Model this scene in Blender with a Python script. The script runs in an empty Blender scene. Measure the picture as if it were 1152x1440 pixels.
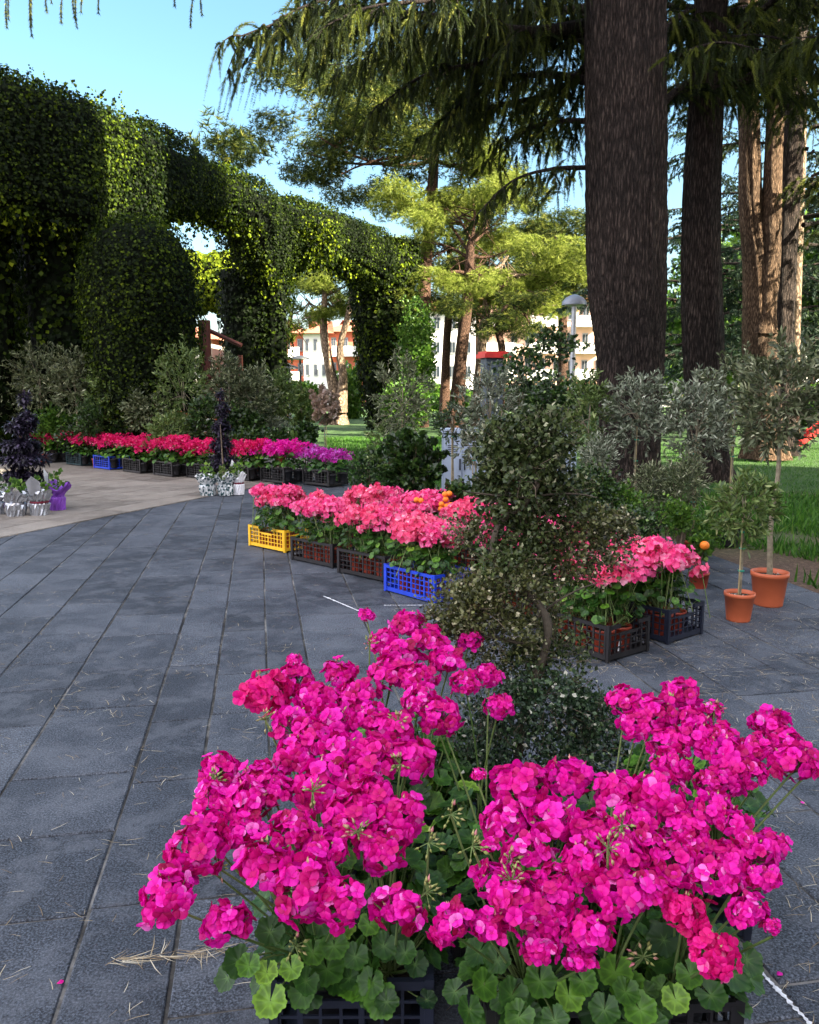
import bpy, math, random
import numpy as np
from mathutils import Vector
SC = bpy.context.scene
COL = SC.collection
PI = math.pi
R = math.radians
# ------------------------------------------------------------------ camera
FPX, PITCH, CAMH = 1155.0, R(8.4), 1.5
cam = bpy.data.cameras.new('camera')
cam.lens = FPX / 1440 * 36
cam.sensor_width = 36
cam.sensor_fit = 'VERTICAL'
cam.sensor_height = 36
cam.clip_start = .05
cam.clip_end = 2000
camo = bpy.data.objects.new('camera', cam)
COL.objects.link(camo)
camo.location = (0, 0, CAMH)
camo.rotation_euler = (R(90) - PITCH, 0, 0)
SC.camera = camo
# ------------------------------------------------------------------ light
SUN_AZ, SUN_EL = 116.0, 31.0
w = bpy.data.worlds.new('World')
SC.world = w
w.use_nodes = True
nt = w.node_tree
sky = nt.nodes.new('ShaderNodeTexSky')
sky.sky_type = 'NISHITA'
sky.sun_disc = False
sky.sun_elevation = R(SUN_EL)
sky.sun_rotation = R(SUN_AZ)
sky.air_density = 1.0
sky.dust_density = 2.2
sky.ozone_density = 1.2
bg = nt.nodes['Background']
hs = nt.nodes.new('ShaderNodeHueSaturation')
hs.inputs['Hue'].default_value = .482
hs.inputs['Saturation'].default_value = 1.15
nt.links.new(sky.outputs[0], hs.inputs['Color'])
# bright broken cloud added to the unseen sky behind the viewer as fill light
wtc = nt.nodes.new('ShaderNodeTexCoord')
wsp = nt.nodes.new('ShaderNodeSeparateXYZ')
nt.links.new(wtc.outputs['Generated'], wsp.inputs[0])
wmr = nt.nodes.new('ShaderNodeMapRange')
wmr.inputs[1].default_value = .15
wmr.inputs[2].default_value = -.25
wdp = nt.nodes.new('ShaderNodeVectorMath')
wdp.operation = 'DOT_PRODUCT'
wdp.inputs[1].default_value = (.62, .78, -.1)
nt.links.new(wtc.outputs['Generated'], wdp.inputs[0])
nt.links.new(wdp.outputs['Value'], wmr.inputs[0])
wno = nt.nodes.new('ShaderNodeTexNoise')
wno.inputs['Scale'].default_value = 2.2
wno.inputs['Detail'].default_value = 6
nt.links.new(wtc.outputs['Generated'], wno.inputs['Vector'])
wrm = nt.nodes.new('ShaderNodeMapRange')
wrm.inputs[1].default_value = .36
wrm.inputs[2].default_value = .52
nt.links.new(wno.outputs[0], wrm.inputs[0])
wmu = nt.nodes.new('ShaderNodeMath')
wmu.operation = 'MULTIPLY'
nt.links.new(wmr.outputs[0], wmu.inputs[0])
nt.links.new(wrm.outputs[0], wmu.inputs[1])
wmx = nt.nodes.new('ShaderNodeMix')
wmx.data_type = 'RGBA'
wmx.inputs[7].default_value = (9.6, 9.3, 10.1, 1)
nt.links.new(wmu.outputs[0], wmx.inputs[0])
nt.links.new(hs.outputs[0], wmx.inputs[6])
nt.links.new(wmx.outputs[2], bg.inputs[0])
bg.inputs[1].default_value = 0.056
SUNV = Vector((math.sin(R(SUN_AZ)) * math.cos(R(SUN_EL)), math.cos(R(SUN_AZ)) * math.cos(R(SUN_EL)), math.sin(R(SUN_EL))))
sl = bpy.data.lights.new('sun', 'SUN')
sl.energy = 5.0
sl.angle = R(0.5)
sl.color = (1.0, .90, .70)
so = bpy.data.objects.new('sun', sl)
COL.objects.link(so)
so.rotation_euler = SUNV.to_track_quat('Z', 'Y').to_euler()
so.location = (20, -10, 30)
SC.view_settings.view_transform = 'Standard'
SC.view_settings.look = 'None'
SC.view_settings.exposure = 2.8
SC.view_settings.gamma = 1
SC.cycles.max_bounces = 6
SC.cycles.diffuse_bounces = 3
SC.cycles.transmission_bounces = 4
SC.cycles.transparent_max_bounces = 4
SC.cycles.caustics_reflective = False
SC.cycles.caustics_refractive = False

rs = np.random.RandomState(7)
CP, SP = math.cos(PITCH), math.sin(PITCH)


def ray(px, py):
    a, b = (px - 576) / FPX, (720 - py) / FPX
    return np.array([a, CP + b * SP, -SP + b * CP])


def atd(px, py, D):
    return np.array([0, 0, CAMH]) + ray(px, py) * D


def atz(px, py, z):
    d = ray(px, py)
    return np.array([0, 0, CAMH]) + d * ((z - CAMH) / d[2])


def aty(px, py, Y):
    d = ray(px, py)
    return np.array([0, 0, CAMH]) + d * (Y / d[1])


# ------------------------------------------------------------------ materials
def nmat(name):
    m = bpy.data.materials.new(name)
    m.use_nodes = True
    return m, m.node_tree, m.node_tree.nodes['Principled BSDF']


def node(t, typ, **kw):
    n = t.nodes.new(typ)
    for k, v in kw.items():
        if hasattr(n, k):
            setattr(n, k, v)
        else:
            n.inputs[k].default_value = v
    return n


def ramp(t, src, stops):
    r = t.nodes.new('ShaderNodeValToRGB')
    e = r.color_ramp.elements
    while len(e) < len(stops):
        e.new(.5)
    for el, (p, c) in zip(e, stops):
        el.position = p
        el.color = (*c, 1) if len(c) == 3 else c
    t.links.new(src, r.inputs[0])
    return r


def mix(t, f, a, b, typ='MIX'):
    n = t.nodes.new('ShaderNodeMix')
    n.data_type = 'RGBA'
    n.blend_type = typ
    for s, v in ((0, f), (6, a), (7, b)):
        if isinstance(v, (int, float)):
            n.inputs[s].default_value = v
        elif isinstance(v, tuple):
            n.inputs[s].default_value = (*v, 1)
        else:
            t.links.new(v, n.inputs[s])
    return n.outputs[2]


def leafmat(name, stops, trans=.35, rough=.55, spec=.22, veins=0.0, veincol=(.2, .3, .08), bumpy=0):
    """leaf surface: colour by each leaf's own number, some light through it"""
    m, t, p = nmat(name)
    at = node(t, 'ShaderNodeAttribute', attribute_name='rnd')
    c = ramp(t, at.outputs['Fac'], stops).outputs[0]
    if veins:
        av = node(t, 'ShaderNodeAttribute', attribute_name='vv')
        mv = node(t, 'ShaderNodeMath', operation='MULTIPLY', use_clamp=True)
        t.links.new(av.outputs['Fac'], mv.inputs[0])
        mv.inputs[1].default_value = veins
        c = mix(t, mv.outputs[0], c, veincol)
        mz = node(t, 'ShaderNodeMath', operation='MULTIPLY', use_clamp=True)
        t.links.new(av.outputs['Fac'], mz.inputs[0])
        mz.inputs[1].default_value = -.7
        c = mix(t, mz.outputs[0], c, (.012, .045, .008))
    t.links.new(c, p.inputs['Base Color'])
    p.inputs['Roughness'].default_value = rough
    p.inputs['Specular IOR Level'].default_value = spec
    if trans > 0:
        tr = node(t, 'ShaderNodeBsdfTranslucent')
        t.links.new(c, tr.inputs[0])
        ms = node(t, 'ShaderNodeMixShader')
        ms.inputs[0].default_value = trans
        t.links.new(p.outputs[0], ms.inputs[1])
        t.links.new(tr.outputs[0], ms.inputs[2])
        t.links.new(ms.outputs[0], t.nodes['Material Output'].inputs[0])
    return m


def plain(name, col, rough=.6, spec=.4, metal=0, var=.25, scale=8, bump=0, bscale=60):
    m, t, p = nmat(name)
    tc = node(t, 'ShaderNodeTexCoord')
    no = node(t, 'ShaderNodeTexNoise', Scale=scale, Detail=6)
    t.links.new(tc.outputs['Object'], no.inputs['Vector'])
    d = tuple(max(0, x * (1 - var)) for x in col)
    l = tuple(min(1, x * (1 + var)) for x in col)
    r = ramp(t, no.outputs[0], [(.3, d), (.7, l)])
    t.links.new(r.outputs[0], p.inputs['Base Color'])
    p.inputs['Roughness'].default_value = rough
    p.inputs['Specular IOR Level'].default_value = spec
    p.inputs['Metallic'].default_value = metal
    if bump:
        n2 = node(t, 'ShaderNodeTexNoise', Scale=bscale, Detail=4)
        t.links.new(tc.outputs['Object'], n2.inputs['Vector'])
        b = node(t, 'ShaderNodeBump', Strength=bump, Distance=.01)
        t.links.new(n2.outputs[0], b.inputs['Height'])
        t.links.new(b.outputs[0], p.inputs['Normal'])
    return m


def barkmat(name, dark, light, sx=9, sz=1.6, bump=.9, dist=.05):
    m, t, p = nmat(name)
    tc = node(t, 'ShaderNodeTexCoord')
    mp = node(t, 'ShaderNodeMapping')
    mp.inputs['Scale'].default_value = (sx, sx, sz)
    t.links.new(tc.outputs['Object'], mp.inputs[0])
    n0 = node(t, 'ShaderNodeTexNoise', Scale=1.2, Detail=5)
    t.links.new(mp.outputs[0], n0.inputs['Vector'])
    mx = node(t, 'ShaderNodeMix')
    mx.data_type = 'RGBA'
    mx.inputs[0].default_value = .12
    t.links.new(mp.outputs[0], mx.inputs[6])
    t.links.new(n0.outputs[1], mx.inputs[7])
    vo = node(t, 'ShaderNodeTexVoronoi', feature='DISTANCE_TO_EDGE', Scale=1.7)
    t.links.new(mx.outputs[2], vo.inputs['Vector'])
    n1 = node(t, 'ShaderNodeTexNoise', Scale=4, Detail=8, Roughness=.7)
    t.links.new(mp.outputs[0], n1.inputs['Vector'])
    r = ramp(t, vo.outputs[0], [(0, (0, 0, 0)), (.3, (.45, .45, .45))])
    ad = node(t, 'ShaderNodeMath', operation='MULTIPLY_ADD')
    t.links.new(n1.outputs[0], ad.inputs[0])
    ad.inputs[1].default_value = 1.5
    t.links.new(r.outputs[0], ad.inputs[2])
    sb_ = node(t, 'ShaderNodeMath', operation='MULTIPLY_ADD')
    t.links.new(ad.outputs[0], sb_.inputs[0])
    sb_.inputs[1].default_value = .8
    sb_.inputs[2].default_value = -.28
    ad = sb_
    c = ramp(t, ad.outputs[0], [(.3, tuple(x * .3 for x in dark)), (.58, dark), (.85, light)])
    # large blotches
    n3 = node(t, 'ShaderNodeTexNoise', Scale=.6, Detail=3)
    t.links.new(tc.outputs['Object'], n3.inputs['Vector'])
    r3 = ramp(t, n3.outputs[0], [(.35, (.7, .7, .7)), (.65, (1.25, 1.2, 1.15))])
    t.links.new(mix(t, 1.0, c.outputs[0], r3.outputs[0], 'MULTIPLY'), p.inputs['Base Color'])
    p.inputs['Roughness'].default_value = .9
    p.inputs['Specular IOR Level'].default_value = .2
    b = node(t, 'ShaderNodeBump', Strength=bump, Distance=dist)
    t.links.new(ad.outputs[0], b.inputs['Height'])
    t.links.new(b.outputs[0], p.inputs['Normal'])
    return m


M = {}
M['magenta'] = leafmat('magenta_petals', [(0, (.30, .0, .05)), (.3, (.58, .001, .17)), (.6, (.78, .003, .36)), (.9, (.84, .02, .50)), (1, (.92, .2, .65))], .4, .55, .3)
M['crimson'] = leafmat('crimson_petals', [(0, (.4, .0, .07)), (.5, (.74, .003, .20)), (.9, (.84, .015, .32)), (1, (.9, .2, .45))], .4, .55, .3)
M['pink'] = leafmat('pink_petals', [(0, (.6, .015, .11)), (.4, (.86, .06, .27)), (.8, (.93, .17, .40)), (1, (.96, .45, .6))], .4, .55, .3)
M['coral'] = leafmat('coral_pink_petals', [(0, (.6, .02, .09)), (.4, (.86, .08, .23)), (.8, (.93, .2, .36)), (1, (.95, .5, .6))], .4, .55, .3)
M['redpink'] = leafmat('red_pink_petals', [(0, (.40, .0, .05)), (.5, (.70, .004, .12)), (.9, (.8, .02, .22)), (1, (.9, .3, .4))], .4, .55, .3)
M['purple'] = leafmat('purple_petals', [(0, (.3, .0, .2)), (.5, (.55, .01, .35)), (1, (.6, .2, .7))], .4, .55, .3)
M['geranium_leaf'] = leafmat('geranium_leaves', [(0, (.007, .030, .004)), (.5, (.032, .10, .011)), (.85, (.10, .25, .02)), (1, (.26, .46, .05))], .3, .45, .4, .45, (.16, .30, .07))
M['stem'] = leafmat('green_stems', [(0, (.07, .13, .03)), (1, (.2, .26, .09))], .1, .5)
M['bud'] = leafmat('flower_buds', [(0, (.25, .28, .08)), (.6, (.4, .4, .15)), (1, (.6, .2, .25))], .2, .5)
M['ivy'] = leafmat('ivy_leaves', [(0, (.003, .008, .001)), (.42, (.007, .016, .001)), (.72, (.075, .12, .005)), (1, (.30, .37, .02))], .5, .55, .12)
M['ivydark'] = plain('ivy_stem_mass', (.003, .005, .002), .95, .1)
M['olive'] = leafmat('olive_leaves', [(0, (.012, .02, .006)), (.5, (.066, .085, .034)), (.8, (.18, .205, .10)), (1, (.42, .43, .28))], .15, .5, .4)
M['olivegreen'] = leafmat('green_olive_leaves', [(0, (.03, .06, .012)), (.5, (.08, .13, .025)), (.85, (.18, .24, .07)), (1, (.34, .38, .16))], .2, .5, .4)
M['silver'] = leafmat('silver_olive_leaves', [(0, (.016, .024, .012)), (.5, (.105, .13, .078)), (.8, (.29, .325, .23)), (1, (.56, .58, .46))], .15, .5, .4)
M['shrub'] = leafmat('glossy_shrub_leaves', [(0, (.004, .014, .003)), (.5, (.018, .045, .008)), (.9, (.06, .12, .02)), (1, (.14, .22, .05))], .2, .35, .5)
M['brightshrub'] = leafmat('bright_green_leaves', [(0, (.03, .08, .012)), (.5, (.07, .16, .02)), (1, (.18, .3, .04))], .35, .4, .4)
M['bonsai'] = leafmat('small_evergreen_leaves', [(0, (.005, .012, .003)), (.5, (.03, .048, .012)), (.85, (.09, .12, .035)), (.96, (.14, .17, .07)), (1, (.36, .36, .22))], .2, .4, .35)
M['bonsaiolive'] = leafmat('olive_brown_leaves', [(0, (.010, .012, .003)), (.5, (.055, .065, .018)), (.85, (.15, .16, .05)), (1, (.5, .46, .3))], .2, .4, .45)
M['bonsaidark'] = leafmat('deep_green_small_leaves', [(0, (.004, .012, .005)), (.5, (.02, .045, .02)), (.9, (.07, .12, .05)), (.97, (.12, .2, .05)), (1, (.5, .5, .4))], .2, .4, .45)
M['maple'] = leafmat('dark_purple_leaves', [(0, (.004, .003, .007)), (.6, (.016, .012, .026)), (1, (.07, .055, .10))], .15, .4, .4)
M['cedar'] = leafmat('cedar_needles', [(0, (.006, .012, .003)), (.5, (.028, .042, .007)), (.8, (.12, .145, .018)), (1, (.30, .31, .06))], .45, .6, .2)
M['cedarblue'] = leafmat('dark_conifer_needles', [(0, (.008, .022, .014)), (.6, (.022, .045, .022)), (1, (.06, .1, .03))], .2, .6, .2)
M['pine'] = leafmat('pine_needles_green', [(0, (.008, .018, .005)), (.5, (.04, .065, .012)), (.9, (.14, .17, .03)), (1, (.28, .28, .06))], .35, .6, .2)
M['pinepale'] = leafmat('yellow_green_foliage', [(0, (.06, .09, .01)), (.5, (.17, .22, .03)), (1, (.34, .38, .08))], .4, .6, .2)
M['bark'] = barkmat('cedar_bark', (.045, .033, .028), (.14, .108, .09), 17, 2.6, 1.0, .07)
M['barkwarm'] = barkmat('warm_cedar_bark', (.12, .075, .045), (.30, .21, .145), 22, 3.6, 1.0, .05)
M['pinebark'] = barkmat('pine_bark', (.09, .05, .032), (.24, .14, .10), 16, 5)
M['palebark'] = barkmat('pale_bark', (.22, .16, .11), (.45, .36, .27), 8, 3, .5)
M['oliveb'] = plain('olive_stem_bark', (.22, .19, .13), .8, .2, 0, .35, 30, .6, 60)
M['twig'] = plain('grey_brown_twigs', (.13, .10, .07), .8, .2, 0, .4, 20)
M['bonsaibark'] = plain('grey_curved_bark', (.07, .058, .042), .8, .2, 0, .4, 14, .8, 40)
M['terracotta'] = plain('orange_brown_pot_plastic', (.50, .115, .045), .45, .4, 0, .12, 5)
M['redpot'] = plain('red_brown_pot_plastic', (.30, .045, .022), .5, .4, 0, .15, 5)
M['blackpot'] = plain('black_pot_plastic', (.012, .012, .014), .5, .4)
M['soil'] = plain('potting_soil', (.035, .026, .02), .95, .1, 0, .5, 60, .8, 120)
M['pebble'] = plain('soil_pebbles', (.4, .38, .34), .8, .2, 0, .5, 80)
M['c_yellow'] = plain('yellow_crate_plastic', (.80, .46, .02), .45, .4, 0, .12, 12)
M['c_blue'] = plain('blue_crate_plastic', (.012, .05, .50), .4, .45, 0, .15, 12)
M['c_navy'] = plain('dark_navy_crate_plastic', (.012, .015, .028), .4, .45, 0, .25, 12)
M['c_black'] = plain('black_crate_plastic', (.012, .011, .012), .4, .45, 0, .25, 12)
M['c_teal'] = plain('dark_teal_crate_plastic', (.015, .035, .04), .45, .4, 0, .2, 12)
M['orange'] = plain('orange_peel', (.85, .22, .015), .45, .4, 0, .12, 20, .4, 200)
M['foil'] = plain('crinkled_silver_wrap', (.42, .44, .48), .22, .6, .75, .25, 6)
M['foilpat'] = plain('silver_wrap_with_dark_leaf_print', (.5, .52, .56), .3, .6, .4)
M['violetwrap'] = plain('violet_paper_wrap', (.24, .07, .5), .5, .4, 0, .3, 4)
M['ribbon'] = plain('dark_red_ribbon', (.16, .01, .03), .4, .4)
M['whitepaper'] = plain('white_paper_wrap', (.75, .75, .78), .6, .3, 0, .08, 10)
M['cabinet'] = plain('blue_grey_painted_metal', (.36, .43, .54), .45, .4, 0, .1, 3)
M['cabdark'] = plain('dark_gasket', (.03, .035, .045), .6, .3)
M['concrete'] = plain('grey_concrete', (.26, .24, .21), .85, .2, 0, .25, 5, .4, 50)
M['galv'] = plain('galvanised_steel', (.42, .44, .46), .45, .5, .6, .15, 8)
M['lamphood'] = plain('grey_lamp_hood', (.25, .28, .33), .45, .5, .2, .12, 5)
M['lamplens'] = plain('frosted_lamp_lens', (.7, .7, .66), .3, .5, 0, .05)
M['darkmetal'] = plain('dark_grey_metal', (.045, .05, .06), .5, .4)
M['kiosk'] = plain('blue_grey_panel', (.07, .09, .12), .5, .4)
M['redpaint'] = plain('red_painted_metal', (.55, .03, .025), .45, .5, 0, .15, 6)
M['rust'] = plain('red_brown_timber', (.05, .012, .008), .6, .3, 0, .3, 6, .3, 40)
M['wallwhite'] = plain('white_stucco', (.80, .77, .72), .9, .2, 0, .05, .6)
M['wallred'] = plain('salmon_red_stucco', (.62, .17, .10), .9, .2, 0, .1, .6)
M['wallpink'] = plain('pale_pink_stucco', (.66, .44, .34), .9, .2, 0, .08, .6)
M['wallgrey'] = plain('beige_stucco', (.48, .44, .38), .9, .2, 0, .1, .4)
M['roof'] = plain('terracotta_roof_tiles', (.38, .15, .09), .85, .2, 0, .3, 2, .5, 8)
M['shutter'] = plain('grey_shutters', (.27, .27, .27), .6, .3, 0, .2, 3)
M['wood'] = plain('bamboo_cane', (.35, .28, .15), .6, .3, 0, .25, 25)
M['tie'] = plain('green_tie', (.02, .25, .17), .5, .4)
M['chair'] = plain('white_painted_metal', (.75, .75, .72), .5, .4, 0, .05)
M['orangeflower'] = leafmat('orange_petals', [(0, (.6, .08, .01)), (1, (.9, .35, .1))], .3)
M['paleleaf'] = leafmat('pale_pink_new_leaves', [(0, (.08, .1, .04)), (.5, (.3, .2, .14)), (1, (.6, .5, .45))], .3)
M['needle'] = leafmat('dry_pine_needles', [(0, (.16, .11, .06)), (.5, (.38, .3, .18)), (1, (.6, .55, .42))], 0, .7)
M['chalk'] = plain('white_chalk_line', (.6, .62, .64), .9, .1, 0, .35, 60)
M['grass'] = leafmat('grass_blades', [(0, (.02, .07, .008)), (.5, (.05, .15, .015)), (.9, (.1, .22, .025)), (1, (.28, .3, .1))], .4, .5, .3)

g, t, p = nmat('glass_window')
p.inputs['Base Color'].default_value = (.03, .04, .05, 1)
p.inputs['Roughness'].default_value = .08
p.inputs['Specular IOR Level'].default_value = .8
M['glass'] = g


def stonemat(name, stops, speck, stain, jit=.33, bump=.5):
    m, t, p = nmat(name)
    tc = node(t, 'ShaderNodeTexCoord')
    at = node(t, 'ShaderNodeAttribute', attribute_name='rnd')
    n1 = node(t, 'ShaderNodeTexNoise', Scale=1.3, Detail=9, Roughness=.62)
    n2 = node(t, 'ShaderNodeTexNoise', Scale=150, Detail=3, Roughness=.7)
    n3 = node(t, 'ShaderNodeTexNoise', Scale=4.5, Detail=8, Roughness=.72, Distortion=.35)
    for n in (n1, n2, n3):
        t.links.new(tc.outputs['Object'], n.inputs['Vector'])
    ad = node(t, 'ShaderNodeMath', operation='MULTIPLY_ADD')
    t.links.new(at.outputs['Fac'], ad.inputs[0])
    ad.inputs[1].default_value = jit
    t.links.new(n1.outputs[0], ad.inputs[2])
    c = ramp(t, ad.outputs[0], stops).outputs[0]
    r2 = ramp(t, n2.outputs[0], [(.36, (.25, .25, .25)), (.5, (1, 1, 1)), (.64, (2.6, 2.6, 2.6))])
    c = mix(t, speck, c, r2.outputs[0], 'MULTIPLY')
    r3 = ramp(t, n3.outputs[0], [(.47, (0, 0, 0)), (.6, (.45, .45, .45)), (.66, (.1, .1, .1)), (.72, (.7, .7, .7)), (.8, (.3, .3, .3))])
    c = mix(t, r3.outputs[0], c, stain)
    t.links.new(c, p.inputs['Base Color'])
    rr = ramp(t, n3.outputs[0], [(.3, (.55, .55, .55)), (.7, (.85, .85, .85))])
    t.links.new(rr.outputs[0], p.inputs['Roughness'])
    p.inputs['Specular IOR Level'].default_value = .22
    n4 = node(t, 'ShaderNodeTexNoise', Scale=75, Detail=5, Roughness=.75)
    t.links.new(tc.outputs['Object'], n4.inputs['Vector'])
    b = node(t, 'ShaderNodeBump', Strength=bump, Distance=.006)
    t.links.new(n4.outputs[0], b.inputs['Height'])
    b2 = node(t, 'ShaderNodeBump', Strength=.35, Distance=.03)
    t.links.new(n3.outputs[0], b2.inputs['Height'])
    t.links.new(b.outputs[0], b2.inputs['Normal'])
    t.links.new(b2.outputs[0], p.inputs['Normal'])
    return m


M['basalt'] = stonemat('basalt_slabs', [(.3, (.016, .019, .024)), (.62, (.036, .042, .053)), (.98, (.072, .081, .097))], .95, (.115, .127, .147))
M['palestone'] = stonemat('pale_slabs', [(.3, (.07, .060, .050)), (.6, (.135, .118, .10)), (.95, (.23, .205, .175))], .4, (.26, .24, .215))

m, t, p = nmat('joint_dirt')
tc = node(t, 'ShaderNodeTexCoord')
n1 = node(t, 'ShaderNodeTexNoise', Scale=5, Detail=10, Roughness=.75)
t.links.new(tc.outputs['Object'], n1.inputs['Vector'])
r = ramp(t, n1.outputs[0], [(.40, (.008, .008, .008)), (.5, (.04, .037, .032)), (.6, (.16, .155, .145)), (.7, (.26, .25, .23))])
t.links.new(r.outputs[0], p.inputs['Base Color'])
p.inputs['Roughness'].default_value = .95
M['joint'] = m
n1.inputs['Scale'].default_value = 1.6

m, t, p = nmat('park_ground')
tc = node(t, 'ShaderNodeTexCoord')
n1 = node(t, 'ShaderNodeTexNoise', Scale=.35, Detail=8, Roughness=.65)
n2 = node(t, 'ShaderNodeTexNoise', Scale=22, Detail=8, Roughness=.75)
for n in (n1, n2):
    t.links.new(tc.outputs['Object'], n.inputs['Vector'])
soil = ramp(t, n2.outputs[0], [(.3, (.03, .017, .010)), (.5, (.085, .05, .03)), (.62, (.16, .10, .06)), (.75, (.26, .19, .12))])
gr = ramp(t, n2.outputs[0], [(.3, (.012, .035, .006)), (.6, (.04, .10, .012)), (.8, (.09, .15, .025))])
sx = node(t, 'ShaderNodeSeparateXYZ')
t.links.new(tc.outputs['Object'], sx.inputs[0])
# bare strips beside the paving and along the tree line
wv = node(t, 'ShaderNodeMath', operation='MULTIPLY_ADD')
t.links.new(n1.outputs[0], wv.inputs[0])
wv.inputs[1].default_value = 2.4
t.links.new(sx.outputs[1], wv.inputs[2])
mr = node(t, 'ShaderNodeMapRange')
mr.inputs[1].default_value = 0
mr.inputs[2].default_value = 25
t.links.new(wv.outputs[0], mr.inputs[0])
mk = ramp(t, mr.outputs[0], [(0, (0, 0, 0)), (.34, (0, 0, 0)), (.42, (.75, .75, .75)), (.485, (.8, .8, .8)), (.505, (0, 0, 0)), (.535, (0, 0, 0)), (.56, (1, 1, 1)), (1, (1, 1, 1))])
t.links.new(mix(t, mk.outputs[0], soil.outputs[0], gr.outputs[0]), p.inputs['Base Color'])
p.inputs['Roughness'].default_value = .95
b = node(t, 'ShaderNodeBump', Strength=.8, Distance=.04)
t.links.new(n2.outputs[0], b.inputs['Height'])
t.links.new(b.outputs[0], p.inputs['Normal'])
M['ground'] = m

# printed wrap: dark leaf shapes on silver
m = M['foilpat']
t = m.node_tree
p = t.nodes['Principled BSDF']
tc = node(t, 'ShaderNodeTexCoord')
vo = node(t, 'ShaderNodeTexVoronoi', Scale=26)
t.links.new(tc.outputs['Object'], vo.inputs['Vector'])
r = ramp(t, vo.outputs[0], [(.0, (.02, .05, .06)), (.42, (.05, .12, .13)), (.5, (.62, .65, .66))])
t.links.new(r.outputs[0], p.inputs['Base Color'])


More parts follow.
